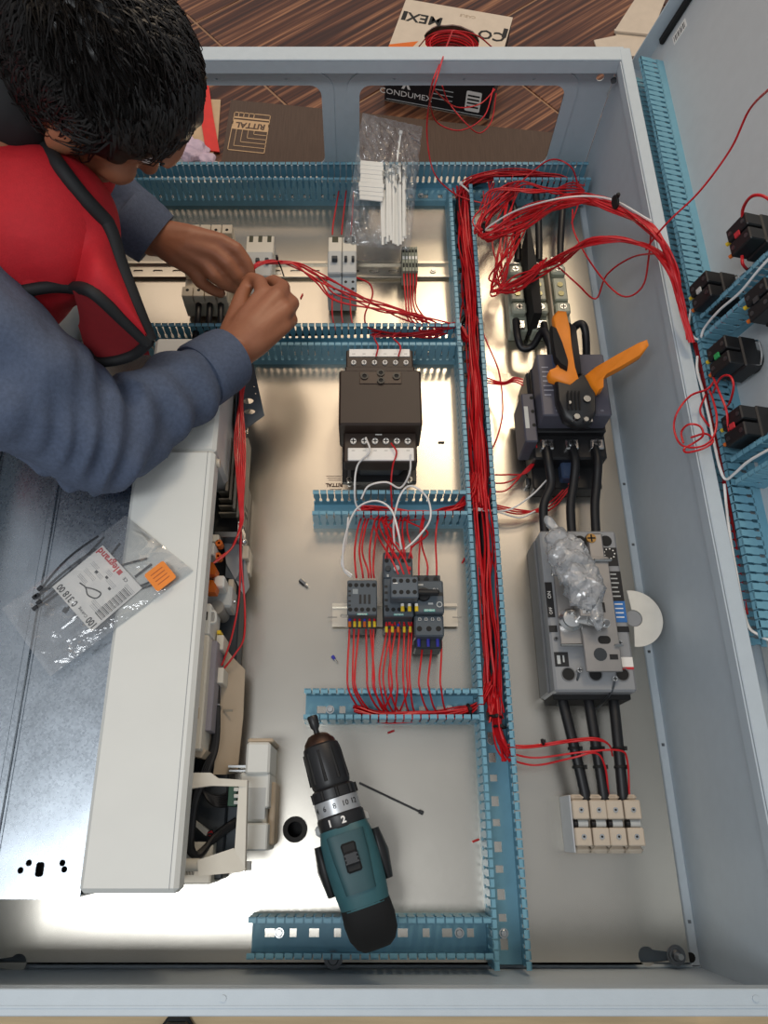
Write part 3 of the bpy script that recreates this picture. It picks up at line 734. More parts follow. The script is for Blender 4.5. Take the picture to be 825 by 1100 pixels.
# white disc label by the breaker
c = at(681, 664, .07)
t = thing('disc_sticker', 'white half-moon disc at the right side of the moulded case breaker', 'disc', (c.x, c.y, .067)); rr = 31*mpp(690, 664, .07)
pl = [(rr*math.cos(R(a)), rr*math.sin(R(a))) for a in range(-96, 97, 8)]+[(rr*.3*math.cos(R(a)), rr*.3*math.sin(R(a))) for a in range(96, -97, -16)]
MB().prism(pl, .0005, .0025).build('disc', mat('disc_white', 'd9d6cd', .6), t)
MB().cyl((0, 0, .0003), (0, 0, .001), rr*.28).build('disc_hub', M_mccb, t)
# ------------------------------------------------------------------ heavy black cables
def cable(label, pts, r=.0062, group='heavy black power cables', m=None, name='power_cable'):
    return wire(name, label, pts, r, m or M_blackw, group, 'cable', n=8, sides=12)
for k, (xa, xb, xc) in enumerate(((549, 553, 556), (577, 578, 579), (606, 604, 602))):
    cable(['left', 'middle', 'right'][k]+' black power cable dropping from the far duct to the fuse base', [(xa-2, 196, .03), (xa-1, 212, .055), (xb, 228, .055), (xc, 262, .042), (xc, 280, .036)])
cable('left black cable looping from the fuse base into the power contactor', [(554, 344, .036), (556, 362, .045), (561, 374, .04), (572, 372, .045), (583, 356, .07), (590, 366, .075), (592, 385, .062)])
cable('middle black cable looping from the fuse base into the power contactor', [(584, 348, .036), (588, 366, .05), (596, 375, .05), (604, 366, .06), (612, 372, .07), (616, 388, .062)])
cable('right black cable bending over into the power contactor', [(606, 344, .036), (608, 362, .055), (612, 366, .06), (617, 352, .085), (625, 348, .095), (629, 358, .09), (630, 385, .066)])
for k, (xa, xb, xc, xd) in enumerate(((586, 589, 592, 584), (613, 618, 616, 613), (637, 642, 641, 639))):
    cable(['left', 'middle', 'right'][k]+' black cable between the power contactor and the moulded case breaker', [(xa, 474, .062), (xb, 495, .068), (xc, 520, .060), (xd, 543, .055), (xd+1, 570, .050), (xd+2, 582, .05)], .0068)
for k, (xa, xb) in enumerate(((604, 628), (632, 648), (659, 669))):
    cable(['left', 'middle', 'right'][k]+' black cable from the moulded case breaker down to the fuse terminals', [(xa-2, 740, .035), (xa, 752, .045), ((xa+xb)/2, 800, .05), (xb, 852, .045), (xb+1, 862, .04)], .0072)
    for q, t_ in enumerate((.52, .72)):
        x, y = xa+(xb-xa)*t_, 752+100*t_; c = at(x, y, .05)
        t = thing('cable_tie', '%s black cable tie on the %s cable above the fuse terminals' % (('upper', 'lower')[q], ('left', 'middle', 'right')[k]), 'cable tie', frame(c, (0, 1, 0), (0, 0, 1)), 'cable ties on the black cables')
        MB().lathe([(.0078, -.0018), (.0084, 0), (.0078, .0018)], Matrix.Rotation(R(90), 4, 'Y'), 16).build('strap', M_blackm, t); MB().box(-.0025, -.0105, -.001, .0025, -.0065, .005).build('head', M_blackm, t)
# black flexible hose in the corner of the ducts
cable('thick black hose bending round the corner from the vertical duct into the far duct', [(505, 330, .02), (499, 270, .025), (494, 225, .028), (500, 203, .03), (520, 191, .032), (555, 188, .03), (590, 196, .03)], .009)
cable('black cable lying in the vertical duct beneath the red wires', [(508, 330, .012), (512, 480, .012), (522, 620, .012), (530, 740, .012)], .006)
cable('black cable lying in the duct between breakers and transformer', [(205, 350, .014), (290, 358, .014), (400, 356, .014), (480, 356, .02), (500, 340, .02)], .005)

# ------------------------------------------------------------------ red control wires
G = 'red wires in the ducts'
rnd = random.Random(5)
V0, V1 = [(497, 205), (500, 250), (505, 330), (508, 420), (514, 520), (521, 620), (528, 710), (533, 772)], None
def vpath(y0, y1, dx=0, z=.03):
    out = []
    for i in range(len(V0)-1):
        pass
    ys = [y0+(y1-y0)*k/6 for k in range(7)]
    for y in ys:
        x = 497+(y-205)*(533-497)/(772-205); out.append((x+dx, y, z))
    return out
bundle(30, [(496, 203, .03), (497, 228, .035), (500, 262, .035), (504, 310, .035), (507, 370, .035), (510, 430, .038), (514, 490, .036), (518, 545, .034)], .0115, 'red wire in the crowded upper run of the vertical duct', G, zs=.014, rnd=rnd)
bundle(15, [(516, 530, .035), (519, 580, .034), (523, 630, .032), (527, 690, .032), (529, 735, .030), (530, 768, .03)], .013, 'red wire in the lower run of the vertical duct', G, zs=.012, rnd=rnd)
bundle(9, [(531, 745, .03), (532, 775, .03), (538, 800, .035), (546, 815, .04)], .007, 'red wire turning out of the vertical duct towards the fuse terminals', G, zs=.006, rnd=rnd)
bundle(19, [(386, 549, .04), (415, 552, .035), (450, 553, .032), (482, 550, .032), (503, 536, .035), (511, 510, .036)], .0085, 'red wire running along the duct stub under the transformer', G, zs=.010, rnd=rnd)
bundle(18, [(382, 762, .03), (410, 770, .03), (450, 770, .028), (490, 766, .03), (515, 756, .032), (526, 735, .034)], .0055, 'red wire running along the duct stub under the contactors', G, zs=.010, rnd=rnd)
bundle(9, [(400, 357, .03), (430, 359, .03), (465, 357, .035), (490, 350, .036), (502, 365, .036)], .005, 'red wire running along the duct behind the transformer', G, zs=.008, rnd=rnd)
bundle(14, [(495, 212, .035), (500, 198, .042), (525, 189, .045), (560, 187, .045), (600, 192, .045), (626, 200, .045)], .007, 'red wire running along the far duct over the black hose', G, zs=.008, rnd=rnd)
bundle(8, [(533, 750, .035), (536, 785, .04), (545, 805, .045)], .004, 'red wire curling out at the foot of the vertical duct', G, rnd=rnd)
# the loom to the door
G2 = 'red loom from the enclosure to the door'
for k in range(16):
    j = lambda s: rnd.gauss(0, s)
    z = .10+rnd.uniform(-.02, .02)
    P = [(545+j(12), 200+j(5), .05), (520+j(4), 232+j(5), z), (514+j(4), 250+j(3), z), (525+j(5), 253+j(5), z+.02), (560+j(6), 235+j(5), z+.06), (610+j(6), 214+j(4), z+.13), (655+j(4), 220+j(4), .28+j(.01)), (700+j(3), 246+j(4), .32+j(.008)), (722+j(2), 285+j(5), .31), (732+j(2), 325+j(4), .285), (742+j(2), 365, .27)]
    wire('red_wire', 'red wire in the upper loom swinging across to the door', P, .0014, None, G2)
for k in range(9):
    j = lambda s: rnd.gauss(0, s)
    P = [(560+j(8), 250+j(6), .06), (536+j(4), 295+j(3), .08), (534+j(4), 310+j(4), .10), (556+j(4), 303+j(4), .13), (595+j(4), 281+j(3), .19), (640+j(4), 259+j(3), .27+j(.01)), (690+j(3), 262+j(3), .31), (718+j(3), 285+j(3), .31), (733+j(2), 330, .285), (743+j(2), 368, .27)]
    wire('red_wire', 'red wire in the lower loom swinging across to the door', P, .0014, None, G2)
wire('white_wire', 'white wire shining inside the upper red loom', [(516, 252, .11), (530, 240, .14), (560, 224, .18), (610, 212, .25), (655, 214, .295), (700, 238, .34)], .0015, M_white_wire)
wire('red_wire', 'single red wire drooping in a wide loop against the side wall', [(615, 225, .12), (617, 250, .12), (640, 290, .15), (668, 318, .17), (690, 308, .2), (697, 275, .24), (700, 240, .3)])
wire('red_wire', 'single red wire dipping to a sharp point against the side wall', [(598, 285, .15), (620, 305, .14), (640, 321, .12), (652, 295, .16), (680, 276, .22), (712, 272, .29)])
wire('red_wire', 'single red wire running diagonally up across the open door', [(694, 268, .30), (704, 254, .33), (720, 236, .36), (752, 205, .40), (785, 160, .45), (805, 118, .5), (830, 92, .56)])
wire('red_wire', 'red wire looping above the right end of the far duct', [(540, 212, .05), (560, 195, .08), (590, 172, .10), (612, 178, .10), (620, 196, .07), (622, 215, .06), (614, 240, .08)])
for k in range(5):
    wire('red_wire', 'red wire tangled around the fuse base cables', [(545+k*3, 205, .06), (540+rnd.gauss(0, 6), 250, .08), (532+k*2, 290, .07), (540+k*3, 310+rnd.gauss(0, 4), .08), (560+k*3, 300, .09), (575+k*3, 285-k*2, .09)], group='tangle by the fuse base')
for k in range(6):
    wire('red_wire', 'red wire tangled over the far duct corner', [(515+k*4, 225-k, .06), (525+k*4, 205+rnd.gauss(0, 3), .08), (550+k*4, 200+rnd.gauss(0, 5), .085), (585+k*2, 206+rnd.gauss(0, 5), .08), (615, 196+k*3, .07), (628, 205, .06)], group='tangle over the far duct')
# big sweep from the carton of wire over the far rim into the duct
wire('red_wire', 'long red wire led from the carton over the far rim into the duct', [(486, 33, .12), (478, 55, .24), (467, 92, .262), (460, 118, .17), (459, 150, .12), (466, 185, .09), (484, 205, .06), (505, 215, .05), (540, 222, .05)])
wire('red_wire', 'red wire looping low behind the far wall openings', [(486, 33, .12), (476, 60, .22), (464, 90, .258), (462, 110, .10), (470, 132, .02), (495, 140, -.02), (520, 125, -.05), (530, 95, -.05)])
# wires from contactors down to the duct
G3 = 'red drops under the lower rail'
def drop(x, y0, z0, x2, lab, y2=762, mid=None):
    m = mid if mid is not None else x
    wire('red_wire', 'red wire, %s, dropping into the duct stub' % lab, [(x, y0, z0), (x+.3, y0+12, z0*.9), (m, (y0+y2)/2+5, .06), (m+1, y2-22, .058), ((m+x2)/2, y2-5, .04), (x2, y2+5, .022)], .0014, None, G3)
for i, (x, x2) in enumerate(((375, 392), (380, 398), (385, 402), (393, 412), (398, 415), (401, 420))): drop(x, 668, .05, x2, ORD[i]+' from the left under the left contactor', mid=x+rnd.gauss(0, 1.5))
for i, (x, x2, m) in enumerate(((415, 418, 408), (419, 424, 412), (424, 430, 418), (429, 424, 426), (434, 440, 433), (439, 428, 437), (442, 446, 440), (418, 410, 420))): drop(x, 668, .052, x2, ORD[sorted((415, 419, 424, 429, 434, 439, 442, 418)).index(x)]+' from the left under the middle contactor', mid=m)
for i, (x, x2, m) in enumerate(((453, 462, 450), (463, 470, 460), (474, 480, 473))): drop(x, 688, .045, x2, ORD[i]+' from the left under the motor switch', mid=m)
for k, (dx, z, d, n, v) in enumerate(((0, .06, KM1, 6, 1.05), (0, .06, KM2, 5, 1.05))):
    for i in range(n):
        u = (i+.5)/n; c = d.W(u, v+.10, .052)
        t = thing('wire_marker', 'small marker sleeve, %s from the left under the %s contactor' % (ORD[i], ('left', 'middle')[k]), 'marker sleeve', (c.x, c.y, c.z-.004), 'yellow marker sleeves')
        MB().cyl((0, .004, .004), (0, -.004, .004), .0022, .0022, 8).build('sleeve', M_yellow if (i*7+k) % 3 else M_orange2, t)
        MB().cyl((0, .008, .004), (0, .004, .004), .0018, .0018, 8).build('ferrule', M_red if (i*7+k) % 3 else M_blue, t)
for i in range(3):
    c = QM.W(.14+i*.33, 1.03, .052); t = thing('ferrule', 'blue ferrule, %s from the left under the motor protection switch' % ORD[i], 'ferrule', (c.x, c.y, c.z-.003), 'blue ferrules under the motor switch')
    MB().cyl((0, .006, .003), (0, -.006, .003), .0026, .0022, 8).build('collar', M_blue, t)
for i in range(3):
    c = KM2.W(.62+i*.23, .90, .08); t = thing('wire_marker', 'yellow and white marker sleeve, %s from the left under the stacked timer block' % ORD[i], 'marker sleeve', (c.x, c.y, c.z), 'yellow and white marker sleeves')
    MB().cyl((0, .003, 0), (0, -.004, 0), .0026, .0026, 8).build('sleeve', M_yellow, t); MB().cyl((0, .007, 0), (0, .003, 0), .0024, .0024, 8).build('ferrule', M_white, t)
# wires above the contactors
G4 = 'red wires above the lower rail'
def up(pts): wire('red_wire', 'red wire rising from the contactors to the duct stub', pts, .0014, None, G4)
for (x, xt) in ((383, 384), (390, 389), (396, 392), (399, 400), (402, 405)): up([(x, 621, .065), (x-1, 612, .07), (xt-3, 592, .06), (xt, 570, .055), (xt+4, 556, .04)])
for k in range(9):
    x = 414+k*3.6; up([(x, 600, .075), (x+rnd.gauss(0, 3), 588, .08), (x-5+rnd.gauss(0, 8), 572, .07), (x-3+rnd.gauss(0, 4), 558, .05), (x+6, 551, .04)])
for k in range(3): up([(428+k*6, 617, .1), (420+k*7, 600, .1), (408+k*6, 580, .08), (402+k*5, 562, .06), (410+k*5, 551, .04)])
for (x, xt) in ((450, 451), (459, 453), (469, 468)): up([(x, 618, .07), (x, 606, .072), (xt, 585, .06), (xt+1, 566, .055), (xt+4, 552, .035)])
# red wire from the transformer
wire('red_wire', 'dark red wire hanging from the transformer over its label strip', [(420, 476, .088), (426, 486, .088), (422, 500, .08), (420, 520, .065), (421, 545, .04)])
for i in range(2): wire('red_wire', '%s red wire reaching the far terminals of the transformer' % ('left', 'right')[i], [(404+i*24, 383, .094), (406+i*24, 372, .10), (402+i*20, 362, .07), (410+i*20, 357, .04)], group='red wires at the transformer head')
# white wires
wire('white_wire', 'white wire curving from the second transformer terminal down into the duct stub', [(393, 470, .09), (397, 485, .092), (384, 500, .08), (381, 525, .066), (384, 545, .045), (400, 551, .04), (440, 552, .036), (490, 552, .03), (512, 546, .03)], .0016, M_white_wire)
wire('white_wire', 'white wire from the right transformer terminal curling back left', [(441, 488, .085), (440, 508, .075), (430, 524, .06), (415, 518, .07), (396, 522, .065), (388, 536, .055)], .0016, M_white_wire)
wire('white_wire', 'white wire arching from the left contactor up and down to the timer block', [(377, 620, .065), (369, 610, .07), (370, 580, .08), (382, 548, .09), (402, 538, .095), (419, 546, .095), (427, 568, .1), (431, 590, .085)], .0016, M_white_wire)
wire('white_wire', 'tall white wire loop above the timer block', [(424, 590, .08), (423, 560, .09), (430, 532, .10), (442, 522, .10), (459, 535, .10), (462, 558, .1), (448, 578, .09), (435, 590, .085)], .0016, M_white_wire)
wire('white_wire', 'white wire leaving the left contactor beside its red wires', [(374, 556, .06), (372, 580, .07), (367, 606, .07), (378, 618, .065)], .0014, M_white_wire)
# terminal block wires
for k in range(5): wire('red_wire', 'red wire falling from the %s slim terminal block from the left' % ORD[k], [(434+k*3.2, 290, .035), (434+k*3.4, 300, .04), (436+k*2.6, 325, .04), (438+k*2.6+k*k*.5, 342, .045), (448+k*4, 352, .035)], group='red wires under the terminal blocks')
for k in range(3): wire('red_wire', 'red wire, %s from the left, rising from the paired breakers to the far duct' % ORD[k], [(357+k*10, 252, .05), (358+k*10, 240, .05), (361+k*9, 222, .055), (364+k*8, 205, .035)], group='red wires above the paired breakers')
for k in range(3): wire('red_wire', 'red wire, %s from the left, falling from the paired breakers' % ORD[k], [(357+k*9, 306, .05), (357+k*9.5, 320, .05), (357+k*10, 338, .045), (360+k*10, 355, .03)], group='red wires under the paired breakers')
# loom held in the hands
for k in range(7):
    j = lambda s: rnd.gauss(0, s)
    P = [(268+k*.6, 296, .13), (276+j(.5), 285+j(1.2), .14+j(.002)), (292, 281+j(1.6), .14+j(.003)), (315+j(2), 284+j(1.8), .13+j(.003)), (338+j(3), 291+k*1.6+j(2), .115), (362+j(5), 300+k*4.5+j(3), .095), (394+k*6+j(6), 320+k*3+j(4), .075), (430+k*7+j(5), 341+j(4), .055), (468+j(8), 353+j(2), .045), (492, 350, .04)]
    wire('red_wire', 'red wire in the loom held by the hands', P, .0014, None, 'loom held by the hands')
wire('red_wire', 'red wire looping right of the paired breakers', [(383, 298, .09), (397, 305, .08), (400, 318, .07), (392, 338, .06), (396, 352, .05), (420, 358, .04)])
# right side small runs
for k in range(3): wire('red_wire', 'red wire crossing from the duct to the auxiliary switch', [(520, 405+k*3, .03), (540, 411+k, .05), (552, 406+k*2, .08), (562, 408+k*3, .085)], group='red wires to the auxiliary switch')
for k in range(3): wire('red_wire', 'red wire curving under the auxiliary switch', [(570, 452, .08), (575, 470, .07), (576, 492, .05), (565, 508-k*2, .03), (545, 510+k*8, .03), (526, 510+k*9, .035)], group='red wires under the auxiliary switch')
for k in range(3): wire('red_wire', 'red wire crossing the plate below the power contactor', [(530, 542+k*2, .03), (560, 548+k*2, .02), (590, 548-k*4, .02), (612, 525-k*3, .03), (622, 512, .04)], group='red wires below the power contactor')
wire('white_wire', 'white wire rising from the duct to the power contactor', [(512, 548, .035), (545, 548, .03), (570, 533, .04), (587, 516, .05)], .0015, M_white_wire)
wire('white_wire', 'white wire sagging beside the red wires below the power contactor', [(512, 546, .035), (535, 550, .03), (558, 556, .02), (575, 549, .02)], .0015, M_white_wire)
wire('red_wire', 'thin red wire hanging loose between the duct and the power contactor', [(512, 340, .04), (524, 370, .05), (536, 400, .05), (540, 440, .04), (534, 470, .03), (524, 490, .03)])
for k in range(2): wire('red_wire', 'upper red wire crossing to the right fuse terminals', [(544, 800+k*3, .045), (570, 801+k*2, .05), (612, 795+k*2, .062), (640, 793+k*2, .068), (654, 800, .06), (658, 812, .045)], group='upper wires to the fuse terminals')
wire('red_wire', 'middle red wire crossing to the rightmost fuse terminal', [(544, 808, .045), (575, 814, .04), (625, 808, .066), (665, 806, .07), (674, 818, .06), (676, 855, .045)])
wire('red_wire', 'lowest red wire crossing to the third fuse terminal', [(544, 815, .045), (575, 822, .035), (615, 814, .064), (640, 809, .07), (650, 824, .06), (654, 855, .045)])
def tie(px, py, z, label, r=.006, d=(1, .2, 0), w=.0016):
    c = at(px, py, z); t = thing('cable_tie', label, 'cable tie', frame(c, d, (0, 0, 1)), 'small black cable ties')
    MB().lathe([(r, -w), (r*1.1, 0), (r, w)], Matrix.Rotation(R(90), 4, 'Y'), 14).build('strap', M_blackm, t); MB().box(-.002, -.002, r, .002, .002, r+.006).build('head', M_blackm, t)
tie(661, 217, .31, 'black cable tie on the upper red loom by the side wall', .009)
tie(519, 245, .12, 'black cable tie on the red loom near the fuse base', .008)
tie(583, 797, .055, 'black cable tie on the red wires left of the black cables', .004)
tie(298, 280, .135, 'black cable tie with a long tail on the loom beside the hands', .005)
tie(504, 763, .035, 'black cable tie where the contactor wires enter the vertical duct', .009)
tie(532, 770, .035, 'upper black cable tie at the foot of the vertical duct', .009, (.1, 1, 0))
tie(537, 781, .035, 'lower black cable tie at the foot of the vertical duct', .009, (.1, 1, 0))
wire('cable_tie_tail', 'thin black tail of the cable tie beside the hands', [(299, 281, .145), (302, 288, .13), (305, 297, .12)], .0012, M_blackm, None, 'cable tie')
t = thing('cable_tie', 'white cable tie with a round head at the corner of the ducts', 'cable tie', (0, 0, 0))
MB().tube(spline(px3([(495, 198, .055), (500, 202, .056), (506, 208, .05)]), 5), .0016, 6).build('strap', M_white, t); MB().ball(at(495, 197, .056), .004).build('head', M_white, t)
# ------------------------------------------------------------------ the drive on the left
ZC = .20
cA, cB = at(84, 963, ZC), at(190, 957, ZC); cC, cD = at(232, 482, ZC), at(145, 482, ZC)
dx0, dx1 = (cA.x+cD.x)/2, (cB.x+cC.x)/2; dY0, dYs, dY1 = (cA.y+cB.y)/2, cC.y, at(200, 362, ZC).y
drv = thing('frequency_drive', 'tall off-white frequency drive with open right side on the left of the plate', 'drive', (dx0, .3, 0))
def D_(mb, name, m, parent=drv): return mb.build(name, m, parent, world=True)
cov = D_(MB().box(dx0, dY0, .165, dx1, dYs-.001, ZC, .005), 'front_cover', M_cover)
INV[cov.name] = INV[drv.name]
ZU = .188; uY1 = at(200, 362, ZU).y; D_(MB().box(dx0+.003, dYs+.001, .02, dx1-.002, uY1, ZU, .005), 'upper_cover', M_cover)
D_(MB().box(dx1-.010, dY0+.004, ZC-.0002, dx1-.0092, dYs-.004, ZC+.0003), 'cover_groove', M_mccb, cov)
D_(MB().cyl((dx1-.004, dYs-.012, ZC-.02), (dx1+.004, dYs-.012, ZC-.02), .006), 'cover_screw', M_beige, cov)
D_(MB().box(dx0+.002, dY0+.006, .01, dx1-.022, dYs-.004, .166, .002), 'inner_body', M_sdark)
# zinc chassis left of the cover
ZZ = .188; dYZ = dYs+.08
xs = at(60, 530, ZZ).x; xl = -.498
zyn = at(40, 966, ZZ).y
hl = [circ(*at(px, py, ZZ).xy, .0035, 10) for px, py in ((22, 935), (31, 927), (67, 927), (69, 934))]+[rrect(at(38, 935, ZZ).x, at(38, 942, ZZ).y, at(47, 935, ZZ).x, at(38, 926, ZZ).y, .003)]
O_ = Vector((dx0, .3, 0))
sheet('chassis_sheet', [(at(0, 966, ZZ).x-.14+.0, zyn), (dx0-.001, zyn), (dx0-.001, dYZ), (xs+.012, dYZ), (xs+.012, zyn+.25), (at(0, 966, ZZ).x-.14, zyn+.25)] if False else [(xs-.02, zyn), (dx0-.001, zyn), (dx0-.001, dYZ), (xs-.02, dYZ)], [h for h in hl if min(p[0] for p in h) > xs-.018], .002, M_zinc, drv, Matrix.Translation(Vector((0, 0, ZZ))-O_))
D_(MB().box(xl, zyn, ZZ-.006, xs-.004, dYZ, ZZ-.004), 'chassis_sheet', M_zinc)
D_(MB().box(xs-.006, zyn, ZZ, xs+.003, dYZ, ZZ+.003, .001).box(xs+.005, zyn, ZZ, xs+.0065, dYZ, ZZ+.0015), 'chassis_seam', M_zinc)
D_(MB().box(xl, zyn+.002, .0, dx0-.003, zyn+.004, ZZ-.006), 'chassis_end', M_zinc)
D_(MB().box(xl, dYZ, .0, dx0-.003, dYZ+.002, ZZ-.006), 'chassis_end', M_zinc)
D_(MB().box(xl+.0, zyn, ZZ-.002, xl+.006, dYZ, ZZ+.004, .001), 'chassis_edge', M_zinc)
for h in hl:
    cxx = sum(p[0] for p in h)/len(h); cyy = sum(p[1] for p in h)/len(h)
    if cxx <= xs-.018: D_(MB().cyl((cxx, cyy, ZZ-.004), (cxx, cyy, ZZ-.0036), .0035), 'chassis_hole', M_blackm)
D_(MB().box(xs-.02, zyn+.006, .16, dx0-.004, dYZ-.02, .17), 'inner_tray', M_blackm)
# right hand side, from photo rectangles
def R_(name, m, x0, y0, x1, y1, z0, z1, bev=.001, parent=drv):
    a, b = at((x0+x0)/2, (y0+y1)/2, z1), at(x1, (y0+y1)/2, z1); ya, yb = at(x0, y1, z1).y, at(x0, y0, z1).y
    return D_(MB().box(a.x, ya, z0, b.x, yb, z1, bev), name, m, parent)
def PP(name, m, poly, t, parent=drv, thick_dir=Vector((0, 0, -1))):
    pts = [at(*p) for p in poly]; n = len(pts); mb = MB()
    mb.add(pts+[p+thick_dir*t for p in pts], [tuple(range(n)), tuple(range(2*n-1, n-1, -1))]+[(i, (i+1) % n, n+(i+1) % n, n+i) for i in range(n)])
    return D_(mb, name, m, parent)
D_(MB().box(dx1-.024, dY0+.006, .004, dx1+.022, dYs+.02, .05, .002), 'base_tray', M_sdark)
D_(MB().box(dx1-.024, dY0+.002, .0, dx1+.012, dY0+.05, .075, .002), 'base_tray', M_cream)
ZG = .085
for k in range(7):
    x = 235.5+k*4.2; y1 = 508+k*9.5
    R_('heat_sink_slat', M_grill, x, 470, x+3.0, min(y1, 562), .05, ZG-.004*(k % 2), .0006)
for r_ in range(11): R_('heat_sink_bar', M_grill, 235, 475+r_*7.5, 246+min(18, 22), 476.4+r_*7.5, .05, ZG-.012, 0)
R_('heat_sink_mouth', M_blackm, 226, 470, 262, 578, .04, .055, 0)
R_('steel_bracket', M_steeld, 230, 571, 260, 577, .05, .10, .0005); R_('steel_bracket', M_steel, 255, 560, 258, 578, .06, .11, .0005)
for (px, py) in ((258.5, 566), (262, 582)): D_(MB().ball(at(px, py, .1), .0045), 'standoff', M_steel)
PP('grey_shield', M_mccb, [(240, 577, .075), (262, 577, .07), (263, 598, .07), (268, 630, .06), (262, 640, .06), (243, 605, .075)], .003)
PP('dark_shield', M_sgrey, [(243, 602, .072), (262, 600, .07), (262, 626, .065), (242, 620, .07)], .004)
R_('terminal_clip', M_beige, 260, 586, 267, 600, .05, .075); R_('terminal_clip', M_beige, 264, 592, 269, 616, .04, .06)
R_('connector', M_cover, 222, 583, 230, 596, .09, .125); R_('connector', M_cream, 224, 574, 235, 582, .08, .11)
for y in (604, 623): PP('orange_connector', M_orange2, [(222, y, .14), (229, y, .145), (233, y+7, .14), (231, y+13, .135), (221, y+13, .135)], .02)
for (px, py) in ((235, 583), (234, 597)): D_(MB().ring(at(px, py, .11).xy, .005, .002, .095, .11, 12), 'orange_ring', M_orange2)
bx_ = R_('white_housing', M_cover, 229, 618, 241, 631, .06, .125, .002); R_('grey_housing', M_lgrey, 219, 628, 249, 652, .05, .095, .003)
R_('side_terminal', M_beige, 244, 622, 250, 655, .04, .08, .001)
c = at(233, 652, .1); D_(MB().cyl((c.x, c.y, .05), (c.x, c.y, .1), .0095, .0095, 18), 'capacitor', mat('capacitor_grey', '97948e', .5))
D_(MB().cyl(at(243, 648, .075), at(253, 646, .075), .003).cyl(at(247, 648, .075), at(248, 648, .075), .008), 'standoff', M_steel)
wh = R_('terminal_housing', M_cover, 214, 648, 226, 682, .07, .14, .002); INV[wh.name] = INV[drv.name]
R_('window', M_blackm, 218, 657, 223, 666, .139, .1405, 0, wh); D_(MB().tube(spline(px3([(226, 657, .135), (231, 658, .135), (231, 668, .135), (226, 669, .135)]), 5), .002, 6), 'latch_loop', M_cover, wh)
st = R_('vented_strip', M_cream, 208, 682, 220, 806, .06, .14, .002); INV[st.name] = INV[drv.name]
for k in range(5): R_('vent_slot', M_blackm, 212-k*.7, 692.5+k*9, 218.2-k*.7, 695.6+k*9, .139, .1408, 0, st)
R_('strip_window', M_tan, 210, 760, 214, 772, .139, .1405, 0, st)
R_('grey_strip', mat('strip_violet_grey', '8b8790', .5), 221, 688, 230, 785, .06, .12, .001)
for (y0, y1) in ((682, 698), (717, 734)): R_('cream_connector', M_cream, 232, y0, 240, y1, .06, .10, .001)
R_('yellow_tag', M_yellow, 233, 677, 237, 681, .08, .1, .0005)
pc = R_('circuit_board', M_sdark, 226, 690, 240, 800, .04, .06, 0); INV[pc.name] = INV[drv.name]
for y in (749, 768): D_(MB().ball(at(231, y, .075), (.006, .008, .012)), 'green_component', M_green)
R_('pin', M_steel, 228, 741, 233, 742.5, .07, .09, 0); R_('pin', M_steel, 228, 756, 236, 757.5, .07, .09, 0)
PP('beige_side_panel', M_tan, [(243, 697, .07), (250, 706, .06), (263, 719, .045), (261, 770, .045), (255, 830, .045), (244, 832, .05), (229, 832, .07), (236, 770, .07), (238, 725, .07)], .004)
R_('panel_notch', M_grill, 237, 762, 250, 764.5, .0655, .0665, 0)
PP('side_handle', M_tan, [(202, 800, .13), (212, 800, .13), (222, 806, .12), (216, 814, .12), (202, 811, .13)], .03)
# white frame at the lower right of the drive
fz = .125
fr = PP('hinged_frame', M_cream, [(203, 830, fz+.02), (226, 830, fz+.02), (234, 836, fz), (265, 838, fz), (265, 845, fz), (227, 844, fz+.01), (204, 847, fz+.02)], .012); INV[fr.name] = INV[drv.name]
PP('frame_post', M_cream, [(257, 838, fz), (265.5, 838, fz), (263, 936, fz), (252, 913, fz)], .014, fr)
PP('frame_arm', M_cream, [(212, 924, fz+.01), (251, 911, fz), (264, 934, fz), (258, 937, fz), (213, 941, fz+.01)], .012, fr)
c = at(211, 929, fz); D_(MB().cyl(c+Vector((-.012, 0, 0)), c+Vector((.004, 0, 0)), .007, .007, 14), 'hinge_pin', M_cream, fr)
c = at(265, 931, fz-.02); D_(MB().cyl(c+Vector((0, -.004, 0)), c+Vector((.0, .006, 0)), .006), 'hinge_clip', M_lgrey, fr)
bx2 = R_('terminal_box', M_cover, 264, 797, 290, 832, .0, .085, .003); R_('terminal_box_lid', M_tan, 266, 793, 294, 798, .0, .07, .002)
R_('lower_box', M_cover, 257, 830, 289, 868, .0, .08, .002); R_('lower_box', M_cream, 259, 866, 286, 886, .0, .066, .002); R_('lower_box', M_cover, 258, 884, 287, 914, .0, .078, .002)
R_('box_recess', M_lgrey, 266, 846, 285, 880, .079, .0806, .0); R_('box_foot', M_tan, 288, 840, 295, 908, .0, .05, .002)
R_('rail_stub', M_steel, 245, 822, 264, 824.5, .05, .06, 0); R_('rail_stub', M_steel, 246, 827, 264, 829, .05, .06, 0)
R_('tray_floor', M_sgrey, 206, 842, 256, 930, .0, .04, .001); gb = R_('terminal_board', M_green, 245, 843, 254, 866, .04, .08, .0005); INV[gb.name] = INV[drv.name]
for k in range(3): R_('terminal_cap', M_cover, 251, 846+k*7, 256, 850+k*7, .08, .086, .0005, gb)
for k in range(8): R_('barcode_bar', M_ink, 197+k*1.5, 935, 197.7+k*1.5, 940, .0745, .0755, 0)
R_('wire_label', M_yellow, 191, 897, 193.5, 911, .12, .13, 0)
for k in range(4):
    D_(MB().tube(spline(px3([(228+k, 700, .08), (231+k*.8, 760, .085), (229+k, 800, .085), (218+k*2, 826, .09), (208+k, 860, .09), (203+k*1.2, 890, .09), (203+k, 912, .085), (212+k, 918, .08), (232, 900-k, .07), (254, 884-k, .06)]), 8), .0042, 8), 'black_lead', M_blackw)
